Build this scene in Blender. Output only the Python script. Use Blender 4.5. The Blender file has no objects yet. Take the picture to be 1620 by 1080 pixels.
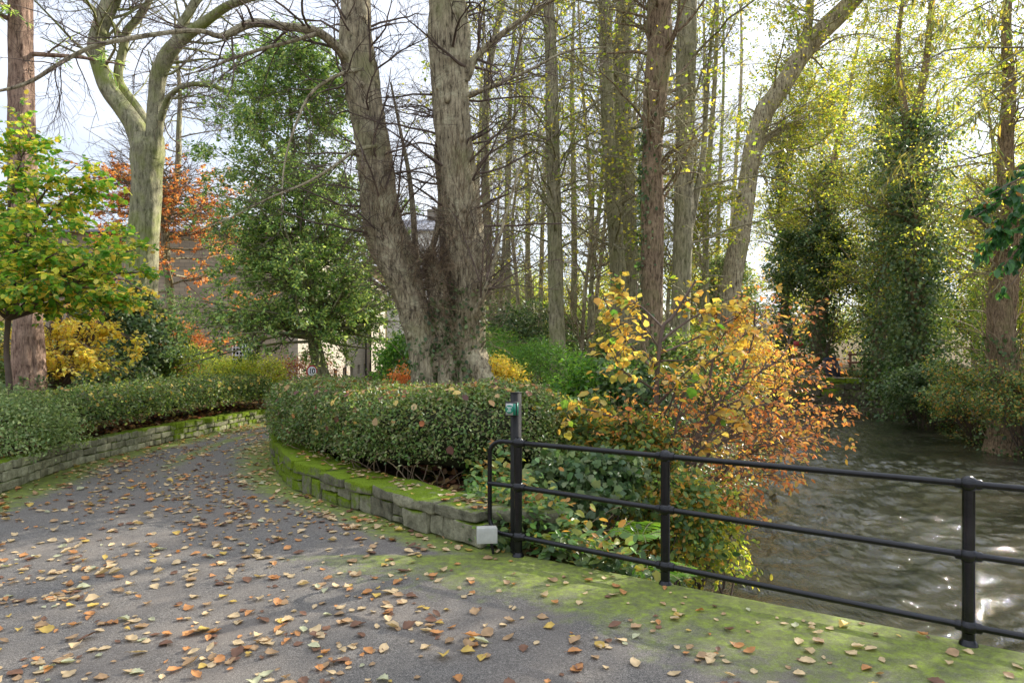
import bpy, math, random
import numpy as np
from mathutils import noise as mnoise, Vector

# ------------------------------------------------------------ camera, sky, sun, exposure
scene = bpy.context.scene
COL = scene.collection
CZ, F, HY = 1.7, 1080.0, 546.0
cam_data = bpy.data.cameras.new("camera")
cam = bpy.data.objects.new("camera", cam_data)
COL.objects.link(cam)
cam.location = (0, 0, CZ)
cam.rotation_euler = (math.radians(90), 0, 0)
cam_data.sensor_width = 36
cam_data.lens = 24
cam_data.shift_y = 6 / 1620
cam_data.clip_end = 3000
scene.camera = cam

SUN_EL, SUN_AZ = math.radians(28), math.radians(50)     # azimuth clockwise from +Y
world = bpy.data.worlds.new("World")
scene.world = world
world.use_nodes = True
wn, wl = world.node_tree.nodes, world.node_tree.links
wn.clear()
wo = wn.new("ShaderNodeOutputWorld")
bg = wn.new("ShaderNodeBackground"); bg.inputs[1].default_value = 0.15
sky = wn.new("ShaderNodeTexSky"); sky.sky_type = 'NISHITA'; sky.sun_disc = False
sky.sun_elevation = SUN_EL; sky.sun_rotation = SUN_AZ; sky.dust_density = .5
tc = wn.new("ShaderNodeTexCoord")
mp = wn.new("ShaderNodeMapping"); mp.inputs['Scale'].default_value = (1.0, 1.0, 2.6)
cn = wn.new("ShaderNodeTexNoise"); cn.inputs['Scale'].default_value = 2.3; cn.inputs['Detail'].default_value = 5
cn.inputs['Roughness'].default_value = .55
cr = wn.new("ShaderNodeValToRGB")
cr.color_ramp.elements[0].position = .36; cr.color_ramp.elements[0].color = (.72, .72, .72, 1)
cr.color_ramp.elements[1].position = .62; cr.color_ramp.elements[1].color = (1, 1, 1, 1)
cc = wn.new("ShaderNodeValToRGB")
cc.color_ramp.elements[0].position = .35; cc.color_ramp.elements[0].color = (1.7, 1.88, 2.38, 1)
cc.color_ramp.elements[1].position = .75; cc.color_ramp.elements[1].color = (4.9, 5.1, 5.4, 1)
cn2 = wn.new("ShaderNodeTexNoise"); cn2.inputs['Scale'].default_value = 1.4; cn2.inputs['Detail'].default_value = 4
mx = wn.new("ShaderNodeMixRGB")
wl.new(tc.outputs['Generated'], mp.inputs[0]); wl.new(mp.outputs[0], cn.inputs[0]); wl.new(mp.outputs[0], cn2.inputs[0])
wl.new(cn.outputs[0], cr.inputs[0]); wl.new(cn2.outputs[0], cc.inputs[0])
wl.new(cr.outputs[0], mx.inputs[0]); wl.new(sky.outputs[0], mx.inputs[1])
sxyz = wn.new("ShaderNodeSeparateXYZ"); wl.new(tc.outputs['Generated'], sxyz.inputs[0])
mr = wn.new("ShaderNodeMapRange"); mr.inputs[1].default_value = .25; mr.inputs[2].default_value = .95; mr.inputs[3].default_value = 1.0; mr.inputs[4].default_value = 1.9
wl.new(sxyz.outputs[2], mr.inputs[0])
mu = wn.new("ShaderNodeVectorMath"); mu.operation = 'SCALE'
wl.new(cc.outputs[0], mu.inputs[0]); wl.new(mr.outputs[0], mu.inputs[3]); wl.new(mu.outputs[0], mx.inputs[2])
wl.new(mx.outputs[0], bg.inputs[0]); wl.new(bg.outputs[0], wo.inputs[0])

sd = bpy.data.lights.new("sun", 'SUN'); sd.energy = 5.0; sd.angle = math.radians(.5); sd.color = (1, .93, .82)
sun = bpy.data.objects.new("sun", sd); COL.objects.link(sun)
sv = Vector((math.sin(SUN_AZ) * math.cos(SUN_EL), math.cos(SUN_AZ) * math.cos(SUN_EL), math.sin(SUN_EL)))
sun.rotation_euler = sv.to_track_quat('Z', 'Y').to_euler()
scene.view_settings.view_transform = 'Standard'
scene.view_settings.look = 'None'
scene.view_settings.exposure = 1.12
scene.view_settings.gamma = 1
scene.cycles.max_bounces = 6
scene.cycles.transparent_max_bounces = 6

rng = np.random.default_rng(7)
random.seed(7)

# ------------------------------------------------------------ small helpers
def P(px, py, Y):
    return np.array([(px - 810) / F * Y, Y, CZ - (py - HY) / F * Y])

def G(px, py, z=0.0):
    Y = (CZ - z) * F / (py - HY)
    return np.array([(px - 810) / F * Y, Y, z])

def nrm(v):
    return v / np.maximum(np.linalg.norm(v, axis=-1, keepdims=True), 1e-9)

def resample(pts, k):
    """Catmull-Rom through rows of pts (any columns)"""
    pts = np.asarray(pts, float); n = len(pts)
    q = np.vstack([2 * pts[0] - pts[1], pts, 2 * pts[-1] - pts[-2]])
    s = np.linspace(0, n - 1 - 1e-6, k); i = s.astype(int); t = (s - i)[:, None]
    a, b, c, d = q[i], q[i + 1], q[i + 2], q[i + 3]
    return .5 * ((2 * b) + (c - a) * t + (2 * a - 5 * b + 4 * c - d) * t ** 2 + (3 * b - a - 3 * c + d) * t ** 3)

def frames(Pn):
    T = np.empty_like(Pn)
    T[:, 1:-1] = Pn[:, 2:] - Pn[:, :-2]; T[:, 0] = Pn[:, 1] - Pn[:, 0]; T[:, -1] = Pn[:, -1] - Pn[:, -2]
    T = nrm(T)
    mean = nrm(T.mean(1)); ref = np.zeros_like(mean)
    ax = np.argmin(np.abs(mean), axis=1); ref[np.arange(len(ref)), ax] = 1
    U = nrm(np.cross(T, ref[:, None, :])); V = np.cross(T, U)
    return T, U, V

def tubes(Pn, Rn, S=5, cap=False, color=None, ridge=0.0, seed=0):
    """Pn (N,K,3), Rn (N,K) -> one bundle of tapering tubes"""
    if ridge and S >= 26:
        k2 = Pn.shape[1] * 4; q = resample(np.concatenate([Pn[0], Rn[0][:, None]], 1), k2); Pn, Rn, S = q[None, :, :3], np.maximum(q[None, :, 3], .003), int(S * 2.2)
    N, K, _ = Pn.shape
    T, U, V = frames(Pn)
    a = np.linspace(0, 2 * np.pi, S, endpoint=False)
    ca, sa = np.cos(a), np.sin(a)
    R = np.broadcast_to(Rn[:, :, None], (N, K, S)).copy()
    if ridge:
        r2 = np.random.default_rng(seed)
        zz = np.arange(K)[None, :, None] / K
        for m in (2, 3, 5, 7, 11):
            ph = r2.uniform(0, 6.28, 3)
            R *= 1 + ridge * (2.2 / m ** .6) * np.sin(m * a[None, None, :] + ph[0] + 2.5 * np.sin(zz * (4 + m) + ph[1])) * (.5 + .5 * np.sin(zz * (9 + 3 * m) + ph[2]))
        nz = r2.normal(0, 1, (K + 8, S)); nz = sum(nz[i:i + K] for i in range(9)) / 3.0
        nf = r2.normal(0, 1, (K + 2, S)); nf = sum(nf[i:i + K] for i in range(3)) / 1.73
        R *= 1 + ridge * (.26 * nz + .16 * nf)[None] * (1 if S > 50 else .8)
    vs = Pn[:, :, None, :] + R[..., None] * (ca[None, None, :, None] * U[:, :, None, :] + sa[None, None, :, None] * V[:, :, None, :])
    base = (np.arange(N) * K * S)[:, None, None]
    k = (np.arange(K - 1) * S)[None, :, None]; s = np.arange(S)[None, None, :]; s1 = (s + 1) % S
    f = np.stack([base + k + s, base + k + s1, base + k + S + s1, base + k + S + s], -1).reshape(-1, 4)
    out = [(vs.reshape(-1, 3), f, color)]
    if cap:
        for e in (0, K - 1):
            for n in range(N):
                ring = vs[n, e]; c = ring.mean(0)
                vv = np.vstack([ring, c]); j = np.arange(S)
                out.append((vv, np.stack([j, (j + 1) % S, np.full(S, S)], 1), color))
    return out

def box(c, h, rz=0.0, color=None, tilt=None):
    s = np.array([[x, y, z] for x in (-1, 1) for y in (-1, 1) for z in (-1, 1)], float) * np.asarray(h, float)
    if tilt is not None:
        cx, sx = math.cos(tilt), math.sin(tilt); s = s @ np.array([[1, 0, 0], [0, cx, sx], [0, -sx, cx]])
    co, si = math.cos(rz), math.sin(rz)
    s = s @ np.array([[co, si, 0], [-si, co, 0], [0, 0, 1]]) + np.asarray(c, float)
    f = np.array([[0, 1, 3, 2], [4, 6, 7, 5], [0, 4, 5, 1], [2, 3, 7, 6], [0, 2, 6, 4], [1, 5, 7, 3]])
    return (s, f, color)

def ball(c, r, n=10, color=None, sc=(1, 1, 1)):
    m = n * 2; th = np.linspace(0, np.pi, n + 1); ph = np.linspace(0, 2 * np.pi, m, endpoint=False)
    v = np.array([[math.sin(t) * math.cos(p), math.sin(t) * math.sin(p), math.cos(t)] for t in th for p in ph]) * r * np.array(sc) + np.asarray(c)
    f = [[i * m + j, (i + 1) * m + j, (i + 1) * m + (j + 1) % m, i * m + (j + 1) % m] for i in range(n) for j in range(m)]
    return (v, np.array(f), color)

def build(name, parts, mat, parent=None, smooth=False, origin=None):
    vs, lv, lt, cs = [], [], [], []; off = 0; has = any(p[2] is not None for p in parts)
    for v, f, c in parts:
        v = np.asarray(v, float); f = np.asarray(f)
        vs.append(v); lv.append((f + off).ravel()); lt.append(np.full(len(f), f.shape[1])); off += len(v)
        if has:
            cc_ = np.ones((len(v), 4)); c = (.5, .5, .5) if c is None else c
            cc_[:, :3] = c; cs.append(cc_)
    V = np.vstack(vs); L = np.concatenate(lv); T = np.concatenate(lt)
    base = np.zeros(3)
    if parent is not None: base = np.array(parent.location)
    elif origin is not None: base = np.asarray(origin, float)
    V = V - base
    me = bpy.data.meshes.new(name)
    me.vertices.add(len(V)); me.vertices.foreach_set("co", V.ravel().astype(np.float32))
    me.loops.add(len(L)); me.loops.foreach_set("vertex_index", L.astype(np.int32))
    me.polygons.add(len(T)); st = np.concatenate([[0], np.cumsum(T)[:-1]])
    me.polygons.foreach_set("loop_start", st.astype(np.int32))
    me.polygons.foreach_set("loop_total", T.astype(np.int32))
    me.update(calc_edges=True); me.validate()
    if has:
        at = me.color_attributes.new("Col", 'FLOAT_COLOR', 'POINT')
        C4 = np.vstack(cs)
        if len(C4) == len(me.vertices): at.data.foreach_set("color", C4.ravel().astype(np.float32))
    if smooth: me.polygons.foreach_set("use_smooth", np.ones(len(me.polygons), bool))
    me.materials.append(mat)
    o = bpy.data.objects.new(name, me); COL.objects.link(o)
    if parent is not None: o.parent = parent
    else: o.location = base
    return o

def tag(o, label=None, cat=None, group=None, kind=None):
    if label: o['label'] = label
    if cat: o['category'] = cat
    if group: o['group'] = group
    if kind: o['kind'] = kind
    return o

def empty(name, loc, label, cat, group=None):
    o = bpy.data.objects.new(name, None); COL.objects.link(o)
    o.location = [float(a) for a in loc]; o.empty_display_size = .2
    return tag(o, label, cat, group)

def copy_tree(o, parent=None):
    c = o.copy(); COL.objects.link(c); c.parent = parent
    for ch in list(o.children): copy_tree(ch, c)
    return c

# ------------------------------------------------------------ materials
def new_mat(name):
    m = bpy.data.materials.new(name); m.use_nodes = True
    n, l = m.node_tree.nodes, m.node_tree.links
    return m, n, l, n["Principled BSDF"]

def noise_node(n, l, scale, detail=4, rough=.6, vec=None, stretch=None):
    t = n.new("ShaderNodeTexNoise"); t.inputs['Scale'].default_value = scale
    t.inputs['Detail'].default_value = detail; t.inputs['Roughness'].default_value = rough
    c = n.new("ShaderNodeTexCoord"); src = c.outputs['Object']
    if stretch:
        m = n.new("ShaderNodeMapping"); m.inputs['Scale'].default_value = stretch
        l.new(src, m.inputs[0]); src = m.outputs[0]
    l.new(src, t.inputs['Vector'])
    return t.outputs[0]

def ramp(n, l, fac, stops):
    r = n.new("ShaderNodeValToRGB"); e = r.color_ramp.elements
    while len(e) < len(stops): e.new(.5)
    for i, (p, c) in enumerate(stops):
        e[i].position = p; e[i].color = (*c, 1) if len(c) == 3 else c
    l.new(fac, r.inputs[0]); return r.outputs[0]

def mixc(n, l, fac, a, b, mode='MIX'):
    m = n.new("ShaderNodeMixRGB"); m.blend_type = mode
    for sock, val in ((0, fac), (1, a), (2, b)):
        if isinstance(val, (int, float)): m.inputs[sock].default_value = val
        elif isinstance(val, tuple): m.inputs[sock].default_value = (*val, 1)
        else: l.new(val, m.inputs[sock])
    return m.outputs[0]

def math_n(n, l, op, a, b=None, clamp=False):
    m = n.new("ShaderNodeMath"); m.operation = op; m.use_clamp = clamp
    for i, v in enumerate((a, b)):
        if v is None: continue
        if isinstance(v, (int, float)): m.inputs[i].default_value = v
        else: l.new(v, m.inputs[i])
    return m.outputs[0]

def bump(n, l, bsdf, h, strength, dist, chain=None):
    b = n.new("ShaderNodeBump"); b.inputs['Strength'].default_value = strength; b.inputs['Distance'].default_value = dist
    l.new(h, b.inputs['Height'])
    if chain: l.new(chain, b.inputs['Normal'])
    if bsdf is not None: l.new(b.outputs[0], bsdf.inputs['Normal'])
    return b.outputs[0]

def bark_mat(name, dark, light, moss=(.10, .13, .03), moss_amt=.5, ridge=1.0, scale=14):
    m, n, l, b = new_mat(name)
    a = noise_node(n, l, scale * 1.6, 9, .76, stretch=(1, 1, .2))
    c = noise_node(n, l, 60, 3, .6, stretch=(1, 1, .3))
    big = noise_node(n, l, 1.3, 4, .6)
    base = ramp(n, l, a, [(.38, tuple(x * .6 for x in dark)), (.47, tuple(.35 * x + .5 * y for x, y in zip(dark, light))), (.60, light)])
    base = mixc(n, l, .35, base, ramp(n, l, c, [(.35, (.3, .3, .3)), (.65, (1, 1, 1))]), 'MULTIPLY')
    sun_patch = noise_node(n, l, 3.1, 7, .75)  # pale lichen-like noise patches painted to stand in for sunlit bark
    base = mixc(n, l, math_n(n, l, 'MULTIPLY', ramp(n, l, sun_patch, [(.52, (0, 0, 0)), (.62, (1, 1, 1))]), .45), base, tuple(min(.8, x * 1.35) for x in light))
    mm = ramp(n, l, big, [(.62 - .3 * moss_amt, (0, 0, 0)), (.80 - .15 * moss_amt, (1, 1, 1))])
    base = mixc(n, l, math_n(n, l, 'MULTIPLY', mm, .8), base, moss)
    l.new(base, b.inputs['Base Color']); b.inputs['Roughness'].default_value = .9
    b.inputs['Specular IOR Level'].default_value = .2
    n1 = bump(n, l, None, a, .9 * ridge, .06)
    bump(n, l, b, c, .5, .01, n1)
    return m

def leaf_mat(name, trans=.45, rough=.5, spec=.5):
    m, n, l, b = new_mat(name)
    at = n.new("ShaderNodeAttribute"); at.attribute_name = "Col"
    l.new(at.outputs['Color'], b.inputs['Base Color']); b.inputs['Roughness'].default_value = rough
    b.inputs['Specular IOR Level'].default_value = spec
    tr = n.new("ShaderNodeBsdfTranslucent")
    br = mixc(n, l, 1.0, at.outputs['Color'], (1.5, 1.45, .9), 'MULTIPLY')
    l.new(br, tr.inputs[0])
    mxs = n.new("ShaderNodeMixShader"); mxs.inputs[0].default_value = trans
    l.new(b.outputs[0], mxs.inputs[1]); l.new(tr.outputs[0], mxs.inputs[2])
    l.new(mxs.outputs[0], n["Material Output"].inputs[0])
    return m

def plain(name, col, rough=.5, metal=0, var=.15, scale=20, bmp=0.0, spec=.5):
    m, n, l, b = new_mat(name)
    a = noise_node(n, l, scale, 5, .6)
    lo = tuple(x * (1 - var) for x in col); hi = tuple(min(1, x * (1 + var)) for x in col)
    l.new(ramp(n, l, a, [(.3, lo), (.7, hi)]), b.inputs['Base Color'])
    b.inputs['Roughness'].default_value = rough; b.inputs['Metallic'].default_value = metal
    b.inputs['Specular IOR Level'].default_value = spec
    if bmp: bump(n, l, b, a, bmp, .01)
    return m

M = {}
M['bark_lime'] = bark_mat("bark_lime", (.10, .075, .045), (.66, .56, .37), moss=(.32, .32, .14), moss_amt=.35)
M['bark_beech'] = bark_mat("bark_beech", (.16, .15, .09), (.38, .36, .23), moss=(.20, .25, .03), moss_amt=.6, ridge=.5, scale=9)
M['bark_pine'] = bark_mat("bark_pine", (.20, .11, .08), (.62, .42, .31), moss=(.38, .30, .22), moss_amt=.1, ridge=1.3)
M['bark_wood'] = bark_mat("bark_wood", (.08, .065, .035), (.46, .41, .27), moss=(.24, .25, .10), moss_amt=.6, ridge=.8)
M['bark_brown'] = bark_mat("bark_brown", (.10, .055, .03), (.48, .35, .22), moss=(.22, .22, .08), moss_amt=.35, ridge=1.2, scale=18)
M['twig'] = plain("twig", (.13, .095, .075), .8, var=.4, scale=3, spec=.2)
M['twig_pale'] = plain("twig_pale", (.30, .22, .14), .8, var=.4, scale=3, spec=.2)
M['twig_green'] = plain("twig_green", (.30, .27, .15), .8, var=.4, scale=3, spec=.2)
M['leaf'] = leaf_mat("leaf", .55)
M['gloss_leaf'] = leaf_mat("gloss_leaf", .38, .40, .5)
M['dry_leaf'] = leaf_mat("dry_leaf", .2, .6, .4)
M['iron'] = plain("black_painted_iron", (.006, .006, .007), .2, var=.5, scale=25, bmp=.15, spec=.4)
M['iron_flat'] = plain("black_post_paint", (.010, .009, .008), .75, var=.35, scale=25, bmp=.1)

# stone with moss: Col.r = mossiness, Col.g = tone
def stone_mat(name, lo, hi, moss=(.19, .28, .012)):
    m, n, l, b = new_mat(name)
    at = n.new("ShaderNodeAttribute"); at.attribute_name = "Col"
    sp = n.new("ShaderNodeSeparateColor"); l.new(at.outputs['Color'], sp.inputs[0])
    a = noise_node(n, l, 9, 7, .7); f = noise_node(n, l, 70, 4, .7); g = noise_node(n, l, 5, 5, .7)
    base = ramp(n, l, a, [(.3, lo), (.68, hi)])
    tone = n.new("ShaderNodeCombineColor")
    for i in range(3): l.new(sp.outputs[1], tone.inputs[i])
    base = mixc(n, l, .8, base, tone.outputs[0], 'MULTIPLY')
    base = mixc(n, l, .4, base, ramp(n, l, f, [(.35, (.35, .35, .3)), (.6, (1, 1, 1))]), 'MULTIPLY')
    geo = n.new("ShaderNodeNewGeometry"); sx = n.new("ShaderNodeSeparateXYZ"); l.new(geo.outputs['Normal'], sx.inputs[0])
    up = math_n(n, l, 'MULTIPLY', sx.outputs[2], .38)
    mk = math_n(n, l, 'ADD', math_n(n, l, 'ADD', g, up), sp.outputs[0])
    fac = ramp(n, l, mk, [(.82, (0, 0, 0)), (1.0, (1, 1, 1))])
    mossc = ramp(n, l, f, [(.3, tuple(x * .35 for x in moss)), (.65, moss)])
    l.new(mixc(n, l, fac, base, mossc), b.inputs['Base Color'])
    b.inputs['Roughness'].default_value = .92; b.inputs['Specular IOR Level'].default_value = .2
    n1 = bump(n, l, None, a, .8, .03); bump(n, l, b, f, .8, .012, n1)
    return m
M['stone'] = stone_mat("mossy_sandstone", (.10, .095, .06), (.42, .40, .27))
M['stone_pale'] = stone_mat("pale_mossy_blocks", (.22, .21, .12), (.62, .60, .40))
M['stone_dark'] = stone_mat("wet_mossy_stone", (.05, .045, .03), (.22, .19, .13))

# asphalt: Col.r = moss, Col.g = sandy wear
def asphalt_mat():
    m, n, l, b = new_mat("worn_tarmac")
    at = n.new("ShaderNodeAttribute"); at.attribute_name = "Col"
    sp = n.new("ShaderNodeSeparateColor"); l.new(at.outputs['Color'], sp.inputs[0])
    fine = noise_node(n, l, 170, 3, .75); mid = noise_node(n, l, 6, 6, .7); big = noise_node(n, l, .9, 4, .6)
    base = ramp(n, l, fine, [(.34, (.045, .042, .04)), (.5, (.14, .128, .114)), (.68, (.37, .34, .30))])
    base = mixc(n, l, .6, base, ramp(n, l, mid, [(.3, (.6, .6, .6)), (.7, (1, 1, 1))]), 'MULTIPLY')
    base = mixc(n, l, .75, base, ramp(n, l, noise_node(n, l, 55, 4, .8), [(.36, (.5, .5, .5)), (.5, (1, 1, 1)), (.64, (1.5, 1.48, 1.42))]), 'MULTIPLY')
    base = mixc(n, l, math_n(n, l, 'MULTIPLY', ramp(n, l, big, [(.42, (0, 0, 0)), (.7, (1, 1, 1))]), .5), base, (.19, .155, .125))
    mk = math_n(n, l, 'ADD', math_n(n, l, 'MULTIPLY', mid, .9), sp.outputs[0])
    fac = ramp(n, l, mk, [(.66, (0, 0, 0)), (.98, (1, 1, 1))])
    mossc = ramp(n, l, noise_node(n, l, 14, 6, .75), [(.3, (.07, .08, .025)), (.5, (.15, .19, .02)), (.68, (.26, .36, .01))])
    fac2 = math_n(n, l, 'MULTIPLY', fac, ramp(n, l, fine, [(.38, (1, 1, 1)), (.75, (.45, .45, .45))]))
    l.new(mixc(n, l, fac2, base, mossc), b.inputs['Base Color'])
    b.inputs['Roughness'].default_value = .8; b.inputs['Specular IOR Level'].default_value = .35
    n1 = bump(n, l, None, mid, .3, .03); bump(n, l, b, fine, .7, .006, n1)
    return m
M['asphalt'] = asphalt_mat()

def ground_mat():
    m, n, l, b = new_mat("woodland_soil")
    a = noise_node(n, l, 2.2, 6, .7); f = noise_node(n, l, 26, 5, .75); big = noise_node(n, l, .25, 3, .5)
    soil = ramp(n, l, f, [(.3, (.025, .016, .01)), (.5, (.10, .05, .025)), (.7, (.20, .10, .045))])
    grass = ramp(n, l, f, [(.3, (.03, .04, .012)), (.7, (.12, .15, .03))])
    l.new(mixc(n, l, ramp(n, l, a, [(.45, (0, 0, 0)), (.62, (1, 1, 1))]), soil, grass), b.inputs['Base Color'])
    b.inputs['Roughness'].default_value = .95; b.inputs['Specular IOR Level'].default_value = .1
    n1 = bump(n, l, None, a, .6, .1); bump(n, l, b, f, .9, .05, n1)
    return m
M['ground'] = ground_mat()

def water_mat():
    m, n, l, b = new_mat("river_water")
    st = (1.0, .55, 1)
    a = noise_node(n, l, 1.6, 6, .65, stretch=(1.1, .5, 1)); c = noise_node(n, l, 9, 4, .6, stretch=(1.2, .5, 1)); d = noise_node(n, l, 30, 4, .7)
    bed = noise_node(n, l, .55, 5, .65)
    bedc = ramp(n, l, bed, [(.35, (.012, .012, .009)), (.6, (.040, .036, .026)), (.8, (.085, .065, .040))])
    fm = math_n(n, l, 'MULTIPLY', math_n(n, l, 'ADD', c, a), .5)
    l.new(mixc(n, l, ramp(n, l, fm, [(.66, (0, 0, 0)), (.74, (.3, .3, .3))]), bedc, (.42, .42, .40)), b.inputs['Base Color'])
    fo = math_n(n, l, 'ADD', math_n(n, l, 'MULTIPLY', c, .6), math_n(n, l, 'MULTIPLY', a, .5))
    b.inputs['Roughness'].default_value = .02; b.inputs['IOR'].default_value = 2.2
    b.inputs['Specular IOR Level'].default_value = .5
    n1 = bump(n, l, None, a, .3, .10); bump(n, l, b, c, .8, .04, n1)
    return m
M['water'] = water_mat()

# ------------------------------------------------------------ layout curves
YL = np.array([-8, 0, 4, 7.85, 9.5, 10.7, 12.3, 15.05, 18, 22, 28, 60.])
XL = np.array([-4.6, -5.0, -5.4, -5.88, -6.15, -6.1, -6.0, -5.6, -4.6, -2.6, 2.0, 20.])
def x_left(y): return np.interp(y, YL, XL)
WALL_R = np.array([(-.29, 5.76), (-.92, 6.31), (-1.24, 6.68), (-1.53, 6.98), (-1.90, 7.29), (-2.17, 7.60), (-2.61, 8.09),
                   (-3.05, 8.96), (-3.42, 9.77), (-3.75, 10.6), (-3.95, 11.4), (-4.0, 12.3)])
def x_deck(y): return .05 + (5.52 - y) / .64
YR = np.array([-8, 5.45] + [w[1] for w in WALL_R] + [15, 18, 22, 28, 60.])
XR = np.array([x_deck(-8) + .06, x_deck(5.45) + .06] + [w[0] for w in WALL_R] + [-3.3, -2.2, 0.2, 5, 23.])
def x_right(y): return np.interp(y, YR, XR)
YRL = np.array([-10, 4, 6, 8.3, 9.15, 12.8, 16.7, 21, 26, 31, 36, 40, 44, 60, 120.])
XRL = np.array([1.2, 1.5, 1.8, 2.35, 2.6, 4.4, 6.65, 8.6, 8.6, 6.5, 2.5, -1, -3, -4, -8.])
YRR = np.array([-10, 5, 18.1, 22.5, 27, 30, 33, 36, 40, 44, 60, 120.])
XRR = np.array([11.5, 12.4, 13.4, 14.4, 16.3, 16.8, 13.8, 11, 8, 7, 5, 2.])
def river_l(y): return np.interp(y, YRL, XRL)
def river_r(y): return np.interp(y, YRR, XRR)
def sstep(a, b, x):
    t = np.clip((x - a) / (b - a), 0, 1); return t * t * (3 - 2 * t)
def wob(x, y, s=1.0, seed=0.):
    return (np.sin(x * 1.7 * s + seed) * np.cos(y * 1.3 * s + 1.3 * seed) + .5 * np.sin(x * 3.9 * s + y * 2.1 * s + seed) + .3 * np.sin(y * 7.3 * s - x * 5.1 * s)) / 1.8
def ground_z(x, y):
    x = np.asarray(x, float); y = np.asarray(y, float)
    xl, xr, rl, rr = x_left(y), x_right(y), river_l(y), river_r(y)
    z = np.zeros_like(x + y)
    left = sstep(-.12, -.30, x - xl)
    z = left * (.26 + .05 * wob(x, y) + np.clip((xl - x) * .05, 0, 1.0)) * (1 - sstep(20, 26, y)) - 1.1 * sstep(24, 33, y) * sstep(-4, -9, x) * (1 - sstep(60, 90, y))
    right = sstep(.25, .5, x - xr) * (y > 5.7)
    z = z + right * (.20 + .07 * wob(x, y, .8, 2) + .10 * sstep(8, 16, y))
    far = sstep(60, 260, y)
    z = z + far * (6 + 26 * sstep(20, -60, x)) * sstep(60, 260, y) + sstep(30, 150, np.abs(x) ) * 5 * sstep(20, 80, y)
    dl = x - rl; dr = rr - x
    inr = np.minimum(dl, dr)
    bw = np.where(dl < dr, np.clip((rl - xr) * .8, .9, 2.4), 2.0)
    k = sstep(-bw, .05, inr)
    z = z * (1 - k) + (-1.45) * k - .5 * sstep(.0, 1.2, inr)
    z = z + .10 * k * (1 - k) * 4 * wob(x, y, 2.2, 5)
    deck = (y < 5.75) & (x < x_deck(y) + .5) & (x > 0)
    z = np.where(deck & (x < x_deck(y) + .1), np.minimum(z - .05, -.05), z)
    road = (x > xl - .05) & (x < xr + .12)
    z = np.where(road, np.minimum(z, -.03), z)
    return z

def make_ground():
    xs = np.concatenate([-np.geomspace(1200, 16, 26), np.arange(-15.5, 24, .25), np.geomspace(24.5, 1200, 26)])
    ys = np.concatenate([-np.geomspace(600, 8, 14), np.arange(-7.5, 48, .25), np.geomspace(49, 1800, 34)])
    X, Y = np.meshgrid(xs, ys); Z = ground_z(X, Y)
    V = np.stack([X, Y, Z], -1).reshape(-1, 3); nx, ny = len(xs), len(ys)
    i = np.arange(ny - 1)[:, None] * nx; j = np.arange(nx - 1)[None, :]
    f = np.stack([i + j, i + j + 1, i + nx + j + 1, i + nx + j], -1).reshape(-1, 4)
    tag(build("ground", [(V, f, None)], M['ground'], smooth=True), kind='structure')
make_ground()

def make_road():
    ys = np.concatenate([np.arange(-8, 16, .08), np.arange(16, 58, .5)]); u = np.linspace(0, 1, 110)
    Y = ys[:, None] * np.ones_like(u)[None, :]
    X = x_left(Y) + (x_right(Y) - x_left(Y)) * u[None, :]
    X[:, 0] -= .12
    X[:, -1] += np.where(ys > 5.6, .1, 0)
    Z = .012 * wob(X, Y, .7, 3)
    Z[:, -1] = np.where(ys < 5.6, 0, Z[:, -1])
    dL = X - x_left(Y); dR = x_right(Y) - X
    w1 = .95 + .3 * wob(X, Y, .5, 4)
    moss = .74 * sstep(w1, .0, dL)
    rimw = np.where(Y < 5.6, 1.7, .95) * (1 + .25 * wob(X, Y, .9, 9))
    moss = np.maximum(moss, np.where(Y < 5.6, .62, .60) * sstep(rimw, .05, dR * np.where(Y < 5.6, .54, 1)))
    mid = .46 * np.exp(-((u[None, :] - .47) / .09) ** 2) * sstep(7.3, 11, Y)      # strip between the wheel tracks
    moss = np.maximum(moss, mid)
    C = np.stack([moss, 0 * moss, 0 * moss], -1).reshape(-1, 3)
    nx, ny = len(u), len(ys)
    i = np.arange(ny - 1)[:, None] * nx; j = np.arange(nx - 1)[None, :]
    f = np.stack([i + j, i + j + 1, i + nx + j + 1, i + nx + j], -1).reshape(-1, 4)
    tag(build("road", [(np.stack([X, Y, Z], -1).reshape(-1, 3), f, C)], M['asphalt'], smooth=True), kind='structure')
make_road()

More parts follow.
